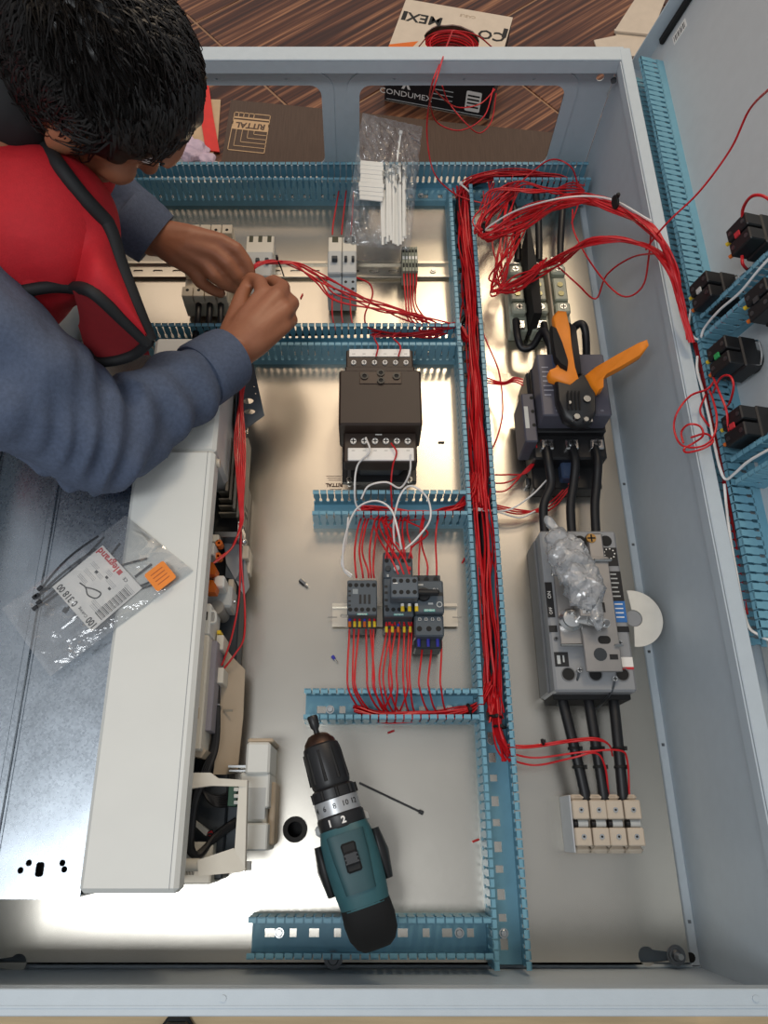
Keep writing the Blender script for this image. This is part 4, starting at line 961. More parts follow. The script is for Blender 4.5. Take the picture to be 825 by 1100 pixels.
for k in range(6): D_(MB().tube(spline(px3([(214, 838+k, .07), (219+k, 850+k*2, .07), (234, 856+k*2, .065), (250, 850+k*3, .07)]), 6), .0018, 6), 'black_lead', M_blackw)
cn = PP('plug', M_cream, [(206, 884, .07), (209, 881, .07), (224, 892, .07), (221, 898, .07)], .01); INV[cn.name] = INV[drv.name]
for k in range(3): D_(MB().tube(spline(px3([(222, 895, .066), (228, 892+k, .07), (229, 899-k, .07), (224, 898, .06)]), 5), .0009, 5), 'plug_wire', M_inkred if k else M_ink, cn)
# loose red wires by the drive
G5 = 'red wires beside the drive'
for k in range(6):
    wire('red_wire', 'red wire in the loose run down the side of the drive', [(262+k*.8, 398, .12), (259+rnd.gauss(0, 2), 430, .12), (252+k*2.2, 470, .12), (254+k*1.8, 505, .12), (257+k*.8, 540, .12), (258+k*.5, 562, .115), (252-k*.6, 584+k, .12), (240-k, 598, .125), (228, 606, .13)][:(9 if k < 4 else 7)], group=G5)
wire('red_wire', 'left one of the two red wires hanging past the drive terminals', [(257, 562, .11), (258, 590, .10), (257, 640, .09), (250, 680, .085), (242, 705, .085), (238, 715, .085)])
wire('red_wire', 'right one of the two red wires hanging past the drive terminals', [(259, 562, .11), (259, 600, .10), (263, 650, .08), (262, 685, .08), (253, 702, .08), (240, 719, .08)])
wire('red_wire', 'red wire straight down from the hand beside the perforated bracket', [(259, 395, .13), (258, 420, .13), (259, 452, .12), (263, 500, .11), (260, 545, .11)])
# perforated bracket
br = thing('perforated_bracket', 'dark grey perforated steel bracket between the hand and the drive', 'bracket', at(268, 430, 0))
zb = .095; op = [at(px, py, zb) for px, py in ((255, 400), (272, 390), (284, 446), (263, 461), (252, 458))]
c0 = at(268, 430, 0)
hb = [[(p[0]-c0.x, p[1]-c0.y) for p in circ(*at(px, py, zb).xy, rx, 14, ry)] for px, py, rx, ry in ((266.5, 430.5, .0085, .0055), (268, 442, .009, .005), (263, 405, .005, .006), (273, 415, .0012, .0012), (274.5, 422.5, .0012, .0012), (262, 410, .001, .001))]
sheet('bracket_sheet', [(p.x-c0.x, p.y-c0.y) for p in op], hb, .002, M_sgrey, br, Matrix.Translation((0, 0, zb)))
MB().box(op[4].x, op[4].y, 0, op[4].x+.004, op[0].y, zb, .001).build('bracket_flange', M_sgrey, br, world=True)
MB().cyl(at(262, 463, .08), at(266, 463, .08), .005).build('bracket_bolt', M_steel, br, world=True)

# ------------------------------------------------------------------ clear plastic material and bag of black ties
def film(name, haze, gloss, bs, strength):
    """clear plastic film: mostly see-through, a little milky, glossy on its creases"""
    m = bpy.data.materials.new(name); m.use_nodes = True; nt = m.node_tree; nt.nodes.remove(nt.nodes['Principled BSDF']); N = nt.nodes.new
    tc = N('ShaderNodeTexCoord'); no = N('ShaderNodeTexNoise'); no.inputs['Scale'].default_value = bs; no.inputs['Detail'].default_value = 2; no.inputs['Distortion'].default_value = 1.5
    bp = N('ShaderNodeBump'); bp.inputs['Strength'].default_value = strength; bp.inputs['Distance'].default_value = .006
    nt.links.new(tc.outputs['Object'], no.inputs['Vector']); nt.links.new(no.outputs['Fac'], bp.inputs['Height'])
    tr, gl, df = N('ShaderNodeBsdfTransparent'), N('ShaderNodeBsdfGlossy'), N('ShaderNodeBsdfDiffuse')
    tr.inputs[0].default_value = (.97, .97, .97, 1); gl.inputs['Roughness'].default_value = .10; df.inputs[0].default_value = (.85, .87, .9, 1)
    fr = N('ShaderNodeFresnel'); fr.inputs['IOR'].default_value = 1.5
    for q in (gl, df, fr): nt.links.new(bp.outputs['Normal'], q.inputs['Normal'])
    ad = N('ShaderNodeMath'); ad.operation = 'ADD'; ad.inputs[1].default_value = gloss; nt.links.new(fr.outputs[0], ad.inputs[0])
    m1, m2 = N('ShaderNodeMixShader'), N('ShaderNodeMixShader'); m1.inputs[0].default_value = haze
    nt.links.new(tr.outputs[0], m1.inputs[1]); nt.links.new(df.outputs[0], m1.inputs[2])
    nt.links.new(ad.outputs[0], m2.inputs[0]); nt.links.new(m1.outputs[0], m2.inputs[1]); nt.links.new(gl.outputs[0], m2.inputs[2])
    nt.links.new(m2.outputs[0], nt.nodes['Material Output'].inputs['Surface']); return m
M_film = film('clear_film', .08, .04, 22, .8); M_film2 = film('clear_film_crumpled', .30, .04, 40, .9)
def pillow(name, label, cat, pts4, n, amp, z_off, mtl, seed=1, lift=.006, extra=0.):
    """thin bag from four corner points (round the outline)"""
    A, B, C, D = [Vector(p) for p in pts4]; rd = random.Random(seed)
    ph = [(rd.uniform(-14-extra, 14+extra), rd.uniform(-14-extra, 14+extra), rd.uniform(0, 6)) for _ in range(6)]
    nn = (B-A).cross(D-A).normalized()
    if nn.z < 0: nn = -nn
    o = thing(name, label, cat, (A+B+C+D)/4-nn*.001)
    for side in (1, 0):
        rows = []
        for i in range(n+1):
            r = []
            for j in range(n+1):
                u, v = i/n, j/n; p = A.lerp(B, u).lerp(D.lerp(C, u), v)
                e = (4*u*(1-u)*4*v*(1-v))**.5
                w = sum(1-2*abs(math.sin(a*u+b*v+c)) for a, b, c in ph)/6 if extra else sum(math.sin(a*u+b*v+c) for a, b, c in ph)/6
                r.append(p+nn*(z_off+side*(lift*e+amp*(.5+w)*(.3+.7*e))+.0004*side))
            rows.append(r)
        MB().grid(rows).build('bag_front' if side else 'bag_back', mtl, o, world=True, smooth=80)
    return o
zq = ZC+.0008
bag = pillow('tie_bag', 'clear plastic bag of black cable ties lying on the off-white drive cover', 'plastic bag', [at(135, 554, zq), at(208, 613, zq), at(54, 727, zq), at(2, 654, zq)], 26, .004, .0, M_film, 3, .005)
# printed card in the bag
k0, k1, k2, k3 = [at(px, py, zq+.0025) for px, py in ((113, 586), (153, 633), (97, 678), (55, 630))]
card = thing('printed_card', 'white printed card in the bag of cable ties', 'card', frame((k0+k1+k2+k3)/4, (k3-k2), (0, 0, 1)))
Lx, Ly = (k3-k2).length, (k1-k2).length
MB().box(-Lx/2, -Ly/2, 0, Lx/2, Ly/2, .0006).build('card', M_white, card)
def ct(s, size, x, y, m, **k): return text(s, size, Matrix.Translation((x*Lx/2, y*Ly/2, .0008)), m, card, **k)
ct('0 318 00', .0125, .45, .82, M_ink, sx=.8, bold=.0002); ct('100', .0125, -.78, .82, M_ink, sx=.8, bold=.0002); ct('Colring', .0055, -.33, .82, M_ink)
ct('legrand', .013, .50, -.82, M_inkred, bold=.0003); 
MB().box(-.17*Lx/2, -.90*Ly/2, .0006, -.02*Lx/2, -.74*Ly/2, .0009).build('logo_mark', M_inkred, card)
ct('CE', .006, -.42, -.80, M_ink)
for k in range(26):
    x = -.86*Lx/2+k*.0012*1.0
    MB().box(-.93*Lx/2, (-.62+k*.046)*Ly/2, .0006, -.60*Lx/2, (-.62+k*.046+(.012, .026, .018)[k % 3])*Ly/2, .0009).build('barcode_bar', M_ink, card)
MB().tube(spline([(.25*Lx, .15*Ly, .001), (.13*Lx, .13*Ly, .001), (.0, .18*Ly, .001), (-.13*Lx, .12*Ly, .001), (-.12*Lx, .02*Ly, .001), (.0, .05*Ly, .001), (.13*Lx, .13*Ly, .001)], 6), .0008, 5).build('drawn_tie', M_ink, card)
for (x, y, w) in ((.55, .1, .2), (.5, -.15, .25), (.3, -.35, .18), (-.2, -.45, .2), (-.45, .30, .22), (-.5, .42, .2), (.1, -.62, .12), (-.75, -.74, .2), (.62, -.45, .16)):
    for r_ in range(3): MB().box((x-w)*Lx/2, (y+r_*.05)*Ly/2, .0006, (x+w)*Lx/2, (y+r_*.05+.012)*Ly/2, .0008).build('printed_line', mat('print_midgrey', '9a9a9c', .6), card)
for (x, y) in ((.42, -.30), (.05, -.42), (-.3, -.25)): MB().box((x-.05)*Lx/2, (y-.04)*Ly/2, .0006, (x+.05)*Lx/2, (y+.04)*Ly/2, .0009).build('pictogram', M_ink, card)
s0, s1, s2, s3 = [at(px, py, zq+.012) for px, py in ((173, 604), (189, 621), (171, 634), (156, 617))]
stk = thing('orange_sticker', 'square orange sticker on the bag of cable ties', 'sticker', frame((s0+s1+s2+s3)/4, s0-s3, (0, 0, 1)))
q = (s0-s1).length/2; MB().prism(rrect(-q, -q, q, q, .003), 0, .0006).build('sticker', mat('sticker_orange', 'e8862f', .5), stk)
for k in range(4): MB().box(-q*.6, q*(.5-k*.35), .0006, q*.6, q*(.58-k*.35), .0008).build('printed_line', mat('print_brick', 'b0572a', .6), stk)
def ztie(p0, p1, label, group, m, head=True, w=.0013, z=zq+.001, bend=0.):
    a, b = at(*p0, z), at(*p1, z); t = thing('cable_tie', label, 'cable tie', frame(a, b-a, (0, 0, 1)), group); L = (b-a).length
    pts = [(L*i/8, bend*math.sin(math.pi*i/8), 0) for i in range(9)]
    mb = MB()
    for i in range(8):
        p, q_ = Vector(pts[i]), Vector(pts[i+1]); d_ = (q_-p).normalized(); n_ = Vector((-d_.y, d_.x, 0))*w
        mb.add([p+n_, p-n_, q_-n_, q_+n_]+[v+Vector((0, 0, .0012)) for v in (p+n_, p-n_, q_-n_, q_+n_)], [(0, 1, 2, 3), (4, 5, 6, 7), (0, 1, 5, 4), (2, 3, 7, 6), (1, 2, 6, 5), (3, 0, 4, 7)])
    mb.build('strap', m, t)
    if head: MB().box(-.005, -.0026, -.0, .002, .0026, .005, .0008).build('head', m, t)
M_tie = mat('tie_charcoal', '23262b', .5)
for k, (a, b, bd) in enumerate((((45, 632), (106, 576), .006), ((42, 640), (112, 577), -.004), ((40, 641), (103, 590), .003), ((44, 647), (100, 605), .002), ((40, 653), (95, 612), -.002), ((72, 655), (129, 584), 0))):
    ztie(a, b, 'charcoal cable tie under the printed card in the bag', 'cable ties in the bag', M_tie, bend=bd)
for k, (a, b) in enumerate((((128, 608), (158, 600)), ((145, 620), (163, 606)), ((150, 630), (160, 626)), ((150, 633), (165, 628)))):
    ztie(a, b, 'tip of a charcoal cable tie sticking out right of the printed card', 'cable tie tips in the bag', M_tie, False)

# ------------------------------------------------------------------ bag of white ties leaning on the far duct
zt = lambda y: .11*(1-(y-125)/145)+.012
g4 = [Vector((at(389, 124, .19).x, 1.168, .135)), Vector((at(452, 136, .19).x, 1.168, .122)), at(437, 270, .012), at(367, 262, .012)]
c1, c2 = on(389, 122, (0, 1.165, 0), Vector((0, 1, 0))), on(453, 137, (0, 1.165, 0), Vector((0, 1, 0)))
pillow('tie_bag', 'clear plastic bag of white cable ties leaning against the far wall', 'plastic bag', [c1, c2, at(440, 270, .055), at(368, 262, .05)], 40, .020, .002, M_film, 8, .012, 24)
M_nat = mat('tie_natural_white', 'dfe0dc', .4, 0, .04)
def lean(px, py):      # the leaning plane of that bag
    nrm = (c2-c1).cross(at(440, 270, .055)-c1).normalized(); return on(px, py, c1+Vector((0, 0, .006)), nrm)
rw = random.Random(11)
for k in range(20):
    x = 409+k*1.4; a = lean(x+rw.uniform(-1, 1), 180+rw.uniform(-4, 8)); b = lean(411+k*1.25, 264+rw.uniform(-8, 3))
    t = thing('cable_tie', 'natural white cable tie in the upright bundle in the bag', 'cable tie', frame(a, b-a, (0, -.3, 1)), 'white cable ties in the bag'); L = (b-a).length; zz = rw.uniform(-.003, .008)
    MB().box(0, -.0021, zz, L, .0021, zz+.0016).build('strap', M_nat, t); MB().box(-.004, -.0025, zz-.001, .002, .0025, zz+.004, .0006).build('head', M_nat, t)
for k in range(9):
    y = 178+k*4.6; a, b = lean(386+rw.uniform(-1, 1), y-2), lean(412, y+4)
    t = thing('cable_tie', 'natural white cable tie in the folded bundle in the bag', 'cable tie', frame(a, b-a, (0, -.3, 1)), 'folded white cable ties in the bag'); L = (b-a).length
    MB().box(0, -.0046, rw.uniform(0, .002), L*rw.uniform(.9, 1.05), .0046, .0045, .001).build('strap', M_nat, t)
t = thing('cable_tie', 'single white cable tie standing up with its head above the bundle in the bag', 'cable tie', frame(lean(430, 148), lean(426, 178)-lean(430, 148), (0, -.3, 1)))
L = (lean(426, 178)-lean(430, 148)).length; MB().box(0, -.0015, .010, L, .0015, .012).build('strap', M_nat, t); MB().box(-.005, -.003, .009, .002, .003, .015, .001).build('head', M_nat, t)

# ------------------------------------------------------------------ crumpled plastic bag on the breaker
def crumple(name, label, cat, balls, mtl, seed=2, amp=.12, sub=3, parent=None):
    rd = random.Random(seed); ph = [(Vector((rd.uniform(-1, 1), rd.uniform(-1, 1), rd.uniform(-1, 1))).normalized()*rd.uniform(40, 190), rd.uniform(0, 6)) for _ in range(10)]
    o = thing(name, label, cat, Vector(balls[0][0])-Vector((0, 0, balls[0][1][2])))
    for c, r, rot in balls:
        mb = MB().ball((0, 0, 0), (1, 1, 1), None, 28, 18); M_ = Matrix.Translation(c) @ Matrix.Rotation(R(rot), 4, 'Z')
        for i, p in enumerate(mb.v):
            q_ = Vector((p.x*r[0], p.y*r[1], p.z*r[2])); w = sum(1-abs(math.sin(v.dot(q_)+f))*2 for v, f in ph)/10
            mb.v[i] = M_ @ (q_*(1+amp*w*2))
        mb.build('bag_fold', mtl, o, world=True, smooth=8)
    return o
crumple('crumpled_bag', 'crumpled clear plastic bag lying on the moulded case breaker', 'plastic bag', [(at(612, 602, .115), (.035, .042, .022), 20), (at(626, 627, .118), (.033, .040, .020), 12), (at(638, 654, .112), (.013, .030, .012), 5), (at(593, 564, .115), (.008, .018, .007), 35), (at(600, 580, .115), (.020, .022, .014), 30)], M_film2, 4, .22)

# ------------------------------------------------------------------ pliers
pl = thing('pliers', 'orange-handled crimping pliers resting open on the power contactor', 'pliers', at(620, 430, .115))
def Q_(name, m, poly, t, bev=True):
    pts = [at(*p) for p in poly]; n = len(pts); mb = MB(); c = sum(pts, Vector())/n
    top = [p.lerp(c, .10) for p in pts]; mid = [p-Vector((0, 0, t*.25)) for p in pts]; low = [p-Vector((0, 0, t*.8)) for p in pts]; bot = [p.lerp(c, .1)-Vector((0, 0, t)) for p in pts]
    L_ = [top, mid, low, bot]; ff = [tuple(range(n)), tuple(range(4*n-1, 3*n-1, -1))]
    for k in range(3): ff += [(k*n+i, k*n+(i+1) % n, (k+1)*n+(i+1) % n, (k+1)*n+i) for i in range(n)]
    mb.add([p for r in L_ for p in r], ff); return mb.build(name, m, pl, world=True, smooth=50)
Q_('handle', M_orange, [(594.5, 338, .155), (600, 332, .16), (609, 333, .16), (613, 350, .155), (615, 371, .15), (619, 396, .145), (623, 409, .142), (616, 415, .14), (591, 406, .14), (589, 400, .14), (598, 396, .142), (599, 388, .145), (598, 362, .15)], .016)
Q_('grip_insert', M_blackm, [(592.5, 348, .158), (597, 350, .159), (604, 366, .156), (611, 388, .152), (610, 396, .151), (603, 392, .151), (597, 384, .152), (594, 366, .156)], .016)
Q_('handle', M_orange, [(629, 402, .146), (640, 393, .155), (664, 379, .175), (688, 366, .20), (696, 363, .205), (698, 369, .205), (690, 380, .20), (668, 393, .178), (651, 402, .16), (647, 408, .155), (647, 418, .15), (642, 421, .147), (636, 415, .145)], .016)
Q_('handle_shank', M_black, [(612, 345, .145), (619, 350, .145), (622, 372, .145), (625, 400, .14), (618, 402, .14), (614, 372, .145)], .010)
hd = Q_('head', M_black, [(597, 408, .139), (612, 412, .142), (626, 399, .142), (637, 408, .142), (641, 422, .14), (641, 442, .138), (636, 455, .134), (621, 457, .134), (607, 449, .136), (599, 430, .138)], .02)
for (px, py, r) in ((631, 428, .006), (612, 432, .003), (620, 447, .005), (630, 450, .004)):
    c = at(px, py, .142); MB().cyl(c-Vector((0, 0, .006)), c, r, r*.9, 14).build('pivot', M_steeld, pl, world=True)
for k in range(4):
    a, b = at(610+k*4, 420, .143), at(611+k*4, 440, .141); MB().tube([a, b], .0013, 6).build('spring_rib', M_blackm, pl, world=True)
MB().box(*at(612, 458, .12), *at(636, 446, .134)).build('jaw', M_steeld, pl, world=True)

# ------------------------------------------------------------------ drill standing on its battery
zd = .175
f0, t0_ = at(341, 790, zd), at(404, 1012, zd); axd = (f0-t0_).normalized()
dr = thing('cordless_drill', 'teal and black cordless drill standing on its battery over the near duct', 'drill', frame(Vector((t0_.x, t0_.y, 0)), axd, (0, 0, 1)))
Ld = (f0-t0_).length; k_ = Ld/222.0*1.0           # metres per photo row along the axis
mp_ = mpp(370, 900, zd)
LM = Matrix.Translation((0, 0, zd)) @ Matrix.Rotation(R(90), 4, 'Y')    # lathe axis -> +x
def X_(py): return (1012-py)*k_
def LA(name, m, prof, n=28, sx=1., sy=1.): return MB().lathe([(r*mp_, X_(py)) for r, py in prof], LM, n, sx, sy).build(name, m, dr)
LA('bit', M_black, [(3.2, 796), (3.2, 783), (5.2, 780), (6.2, 769), (5.5, 767)], 12)
LA('chuck_nose', mat('nose_copper', '5a463c', .35, .9), [(19, 804), (17, 797), (11, 790), (6, 788)])
ck = LA('chuck', M_black, [(20, 850), (21.5, 846), (21.5, 812), (20, 803), (18, 801)])
for k in range(9):
    a = 2*math.pi*k/9; c, s = math.cos(a)*21.2*mp_, math.sin(a)*21.2*mp_
    MB().cyl((X_(843), c, zd+s), (X_(808), c*.96, zd+s*.96), .0022, .0018, 6).build('grip_rib', M_blackm, ck)
LA('clutch_collar', M_black, [(22, 864), (24.5, 862), (24.5, 852), (22, 850)])
rg = LA('number_ring', mat('ring_silver', 'b9bbbd', .35, .6), [(24.6, 879), (24.6, 863)])
mc = LA('mode_collar', M_black, [(25, 894), (26, 892), (26, 881), (24.5, 879)])
for k in range(9):
    a = 2*math.pi*(k+.5)/9
    MB().cyl((X_(862), math.cos(a)*24.5*mp_, zd+math.sin(a)*24.5*mp_), (X_(852), math.cos(a)*24.5*mp_, zd+math.sin(a)*24.5*mp_), .002, .002, 6).build('grip_rib', M_blackm, dr)
for s, a in (('4', 152), ('6', 124), ('8', 96), ('10', 68), ('12', 42)):
    rr_ = 24.8*mp_; MM = Matrix.Translation((X_(871), -rr_*math.cos(R(a)), zd+rr_*math.sin(R(a)))) @ Matrix.Rotation(-R(90), 4, 'Z') @ Matrix.Rotation(R(a-90)*-1, 4, 'Y')
    text(s, .0085, MM, M_ink, dr)
for s, a in (('1', 118), ('2', 84)):
    rr_ = 26.2*mp_; MM = Matrix.Translation((X_(887), -rr_*math.cos(R(a)), zd+rr_*math.sin(R(a)))) @ Matrix.Rotation(-R(90), 4, 'Z') @ Matrix.Rotation(R(a-90)*-1, 4, 'Y')
    text(s, .010, MM, M_white, dr, bold=.0004)
def loft(secs, nseg=24, e=2.6):           # sections of (x, half width, bottom z, top z)
    mb = MB(); vv = []; ff = []
    for (x, hw, zb_, zt_) in secs:
        cz, hz = (zb_+zt_)/2, (zt_-zb_)/2
        for i in range(nseg):
            a = 2*math.pi*i/nseg; c, s = math.cos(a), math.sin(a)
            vv.append((x, hw*math.copysign(abs(c)**(2/e), c), cz+hz*math.copysign(abs(s)**(2/e), s)))
    m = len(secs)
    for k in range(m-1): ff += [(k*nseg+i, k*nseg+(i+1) % nseg, (k+1)*nseg+(i+1) % nseg, (k+1)*nseg+i) for i in range(nseg)]
    ff += [tuple(range(nseg)), tuple(range((m-1)*nseg, m*nseg))]
    return mb.add(vv, ff)
M_dteal = mat('drill_teal', '2e5a61', .45, 0, .05, 80, .05, bscale=900)
w = lambda p: p*mp_
hb_ = loft([(X_(893), w(26), zd-.026, zd+.026), (X_(905), w(29), zd-.028, zd+.029), (X_(930), w(30), zd-.03, zd+.031), (X_(955), w(28.5), zd-.03, zd+.029), (X_(976), w(26), zd-.028, zd+.024)]).build('motor_housing', M_dteal, dr, smooth=60)
loft([(X_(974), w(26.5), zd-.029, zd+.0245), (X_(990), w(27.5), zd-.03, zd+.018), (X_(1005), w(26), zd-.03, zd+.008), (X_(1015), w(21), zd-.028, zd-.002), (X_(1020), w(14), zd-.022, zd-.008)]).build('rear_cap', M_blackm, dr, smooth=60)
loft([(X_(900), w(20), zd+.02, zd+.0325), (X_(925), w(19), zd+.02, zd+.0345), (X_(960), w(16), zd+.02, zd+.030)], 24, 3).build('top_pad', mat('drill_teal_dark', '264a50', .5), dr, smooth=60)
sl = MB().box(X_(940), -.0085, zd+.031, X_(910), .0085, zd+.0355, .003).build('speed_slot', M_blackm, dr)
MB().box(X_(933), -.008, zd+.034, X_(919), .008, zd+.039, .002).build('speed_slider', M_black, sl)
for k in range(3): MB().box(X_(931)+k*.004, -.0075, zd+.039, X_(931)+k*.004+.0015, .0075, zd+.040).build('slider_rib', M_black, sl)
for s in (1, -1):
    loft([(X_(905), .006, zd-.05, zd+.012), (X_(930), .010, zd-.06, zd+.012), (X_(958), .006, zd-.055, zd+.0)], 16, 2.4).build('side_grip', M_black, dr, smooth=60).location = (0, s*w(31), 0)
loft([(X_(968), w(17), .045, zd-.01), (X_(945), w(20), .045, zd-.01), (X_(915), w(17), .045, zd-.01)], 20, 3).build('handle', M_black, dr, smooth=60)
MB().box(X_(978), -w(27), .050, X_(892), w(27), .072, .006).build('battery_foot', M_dteal, dr); MB().box(X_(972), -w(25), .0, X_(898), w(25), .051, .005).build('battery', M_black, dr)
MB().box(X_(912), -.008, zd-.06, X_(902), .008, zd-.028, .003).build('trigger', M_black, dr)
for s in (1, -1):
    MB().box(X_(896), s*w(24)-.006, zd-.03, X_(884), s*w(27)+.004, zd-.006, .003).build('side_clip', M_lgrey, dr)

# ------------------------------------------------------------------ bits and scraps on the plate
c = at(328, 628, .004); t = thing('screwdriver_bit', 'small steel screwdriver bit lying on the plate', 'screwdriver bit', frame(at(323, 624, 0), at(333, 633, 0)-at(323, 624, 0), (0, 0, 1)))
MB().cyl((-.001, 0, .0035), (.009, 0, .0035), .0035, .0035, 6).build('hex_shank', M_steeld, t); MB().cyl((.009, 0, .0035), (.0155, 0, .0035), .002, .0025, 8).build('tip', M_steel, t)
t = thing('ferrule', 'loose blue and white ferrule lying on the plate', 'ferrule', frame(at(357, 705, 0), at(364, 714, 0)-at(357, 705, 0), (0, 0, 1)))
MB().cyl((0, 0, .0025), (.006, 0, .0025), .0025, .0022, 10).build('collar', M_blue, t); MB().cyl((.006, 0, .0025), (.013, 0, .0025), .0012, .0012, 8).build('barrel', M_steel, t)
ztie((451, 872), (386, 841), 'black cable tie lying on the bare plate beside the drill', None, M_tie, True, .0014, .001)
for k, (px, py, a, m, lb) in enumerate(((420, 786, 20, M_red, 'below the duct stub near the drill'), (511, 903, 20, M_red, 'beside the lower vertical duct'), (498, 602, 60, M_red, 'right of the motor switch'), (474, 475, 0, M_blackw, 'right of the transformer'), (324, 318, 70, M_red, 'left of the paired breakers'))):
    p = at(px, py, .0016); v = Vector((math.cos(R(a)), math.sin(R(a)), 0))*.005
    single(MB().cyl(p-v, p+v, .0014, .0014, 8), 'wire_offcut', '%s wire offcut lying %s' % ('red' if m is M_red else 'black', lb), 'wire offcut', m, p-Vector((0, 0, .0016)))

# ------------------------------------------------------------------ things on the floor beyond the far wall
ZS = ZF+.001
def FP(name, label, cat, m, poly, t=.004, zz=0., group=None):
    pts = [at(px, py, ZF+zz+t) for px, py in poly]; n = len(pts); mb = MB()
    mb.add(pts+[p-Vector((0, 0, t)) for p in pts], [tuple(range(n)), tuple(range(2*n-1, n-1, -1))]+[(i, (i+1) % n, n+(i+1) % n, n+i) for i in range(n)])
    return single(mb, name, label, cat, m, sum(pts, Vector())/n-Vector((0, 0, t)), group)
M_cbd = mat('cardboard_dark', '55443a', .8, 0, .12, 5, .2, stretch=(60, 3, 1))
cs = FP('cardboard_sheet', 'flat dark brown cardboard with a printed square logo behind the far wall', 'cardboard', M_cbd, [(248, 107), (300, 112), (360, 118), (480, 131), (600, 143), (640, 240), (225, 240), (240, 160)], .006)
tl, tr_, bl = at(252, 120, ZF+.0065), at(291, 124, ZF+.0065), at(244, 161, ZF+.0065)
M_ink2 = mat('print_sand', 'c4a27c', .7); eu, ev = tr_-tl, bl-tl; lo = Vector(cs.location)
def LB(u0, v0, u1, v1, name='printed_line', m=None):
    P = [tl+eu*a+ev*b-lo for a, b in ((u0, v0), (u1, v0), (u1, v1), (u0, v1))]
    MB().add(P+[p+Vector((0, 0, .0005)) for p in P], [(0, 1, 2, 3), (4, 5, 6, 7), (0, 1, 5, 4), (1, 2, 6, 5), (2, 3, 7, 6), (3, 0, 4, 7)]).build(name, m or M_ink2, cs)
for (a, b, c_, d_) in ((0, 0, 1, .02), (0, .12, 1, .16), (0, 0, .02, 1), (.98, 0, 1, 1), (0, .98, 1, 1)): LB(a, b, c_, d_)
for u in (.12, .26, .40, .54): LB(u, 0, u+.02, .14)
LB(0, .20, 1, .45, 'logo_band', M_ink2)
for k in range(4): LB(.14+k*.16, .45, .155+k*.16, .88-k*.11); LB(.14+k*.16, .865-k*.11, 1, .88-k*.11)
rt = text('RITTAL', .026, frame(tl+eu*.5+ev*.33-lo+Vector((0, 0, .0008)), -eu, (0, 0, 1)), M_cbd, cs, bold=.0008, sx=eu.length*.88/.092)
FP('beige_card', 'small beige card on the floor behind the red strip', 'card', mat('card_beige', 'c2a684', .7), [(214, 106), (237, 107), (234, 150), (222, 185), (190, 185)], .003)
FP('red_strip', 'red plastic strip on the floor beside the printed cardboard', 'plastic strip', mat('strip_red', 'd8342c', .5), [(217, 88), (224, 90), (229, 125), (236, 163), (221, 161), (216, 130)], .003, .004)
FP('paper_sheet', 'white paper sheet under the lilac tissue', 'paper', mat('paper_white', 'd9d2cc', .7), [(180, 172), (215, 168), (262, 182), (280, 200), (160, 200)], .002, .006)
crumple('crumpled_tissue', 'crumpled lilac tissue on the floor beside the red strip', 'tissue', [(at(208, 162, ZF+.02), (.045, .035, .018), 10), (at(196, 152, ZF+.02), (.03, .04, .018), 60), (at(222, 170, ZF+.02), (.03, .02, .012), -20)], mat('tissue_lilac', 'c9b3c4', .6, 0, .2, 30), 9, .22)
M_ctop = mat('carton_white', 'cdbfae', .7, 0, .04)
FP('carton_offcut', 'torn pale cardboard piece on the floor by the far right corner', 'cardboard', M_ctop, [(638, 43), (662, 38), (660, 31), (700, 31), (700, 60), (644, 60)], .004)
FP('carton_flap', 'long pale cardboard flap on the floor beside the door edge', 'cardboard', M_ctop, [(660, 33), (684, -4), (716, -4), (700, 37)], .006, .006)
# carton of red wire
hC = .13; A_, B_ = at(413, 108, ZF), at(525, 129, ZF); ex = (B_-A_); Wc = ex.length; ex.normalize(); ey = Vector((-ex.y, ex.x, 0))
Dc = (at(541, 17, ZF+hC)-B_).dot(ey)
ctn = thing('wire_carton', 'pale carton with a torn hole and a black front holding a coil of red wire', 'carton', frame(A_, ex, (0, 0, 1)))
M_cblk = mat('carton_black', '17181c', .5)
hole = []
rj = random.Random(3)
for i in range(22):
    a = 2*math.pi*i/22; hole.append((Wc*.53+Wc*.25*math.cos(a)*(1+rj.uniform(-.06, .06)), Dc*.42+Dc*.28*math.sin(a)*(1+rj.uniform(-.08, .08))))
sheet('top_panel', rrect(0, 0, Wc, Dc), [hole], .003, M_ctop, ctn, Matrix.Translation((0, 0, hC)))
MB().box(0, 0, 0, Wc, .003, hC-.003).build('front_panel', M_cblk, ctn); MB().box(0, Dc-.003, 0, Wc, Dc, hC-.003).build('rear_panel', M_ctop, ctn)
MB().box(0, .003, 0, .003, Dc-.003, hC-.003).build('side_panel', M_cblk, ctn); MB().box(Wc-.003, .003, 0, Wc, Dc-.003, hC-.003).build('side_panel', M_cblk, ctn); MB().box(0, 0, 0, Wc, Dc, .003).build('bottom_panel', M_ctop, ctn)
MB().prism([(.0, Dc*.02), (Wc*.2, Dc*.16), (Wc*.24, Dc*.3), (0, Dc*.16)], hC, hC+.0006).build('orange_band', M_orange2, ctn); MB().prism([(Wc, Dc*.02), (Wc*.85, Dc*.16), (Wc*.82, Dc*.3), (Wc, Dc*.16)], hC, hC+.0006).build('orange_band', M_orange2, ctn)
up = Matrix.Rotation(math.pi, 4, 'Z')
text('MEX', .046, Matrix.Translation((Wc*.23, Dc*.70, hC+.0006)) @ up, M_ink, ctn, bold=.0008); text('CO', .046, Matrix.Translation((Wc*.86, Dc*.62, hC+.0006)) @ up, M_ink, ctn, bold=.0008)
text('CABLE', .014, Matrix.Translation((Wc*.6, Dc*.88, hC+.0006)) @ up, M_tan, ctn)
for x in (.02, .95): MB().box(Wc*x, Dc*.62, hC, Wc*(x+.04), Dc*.78, hC+.0006).build('print_block', M_ink, ctn)
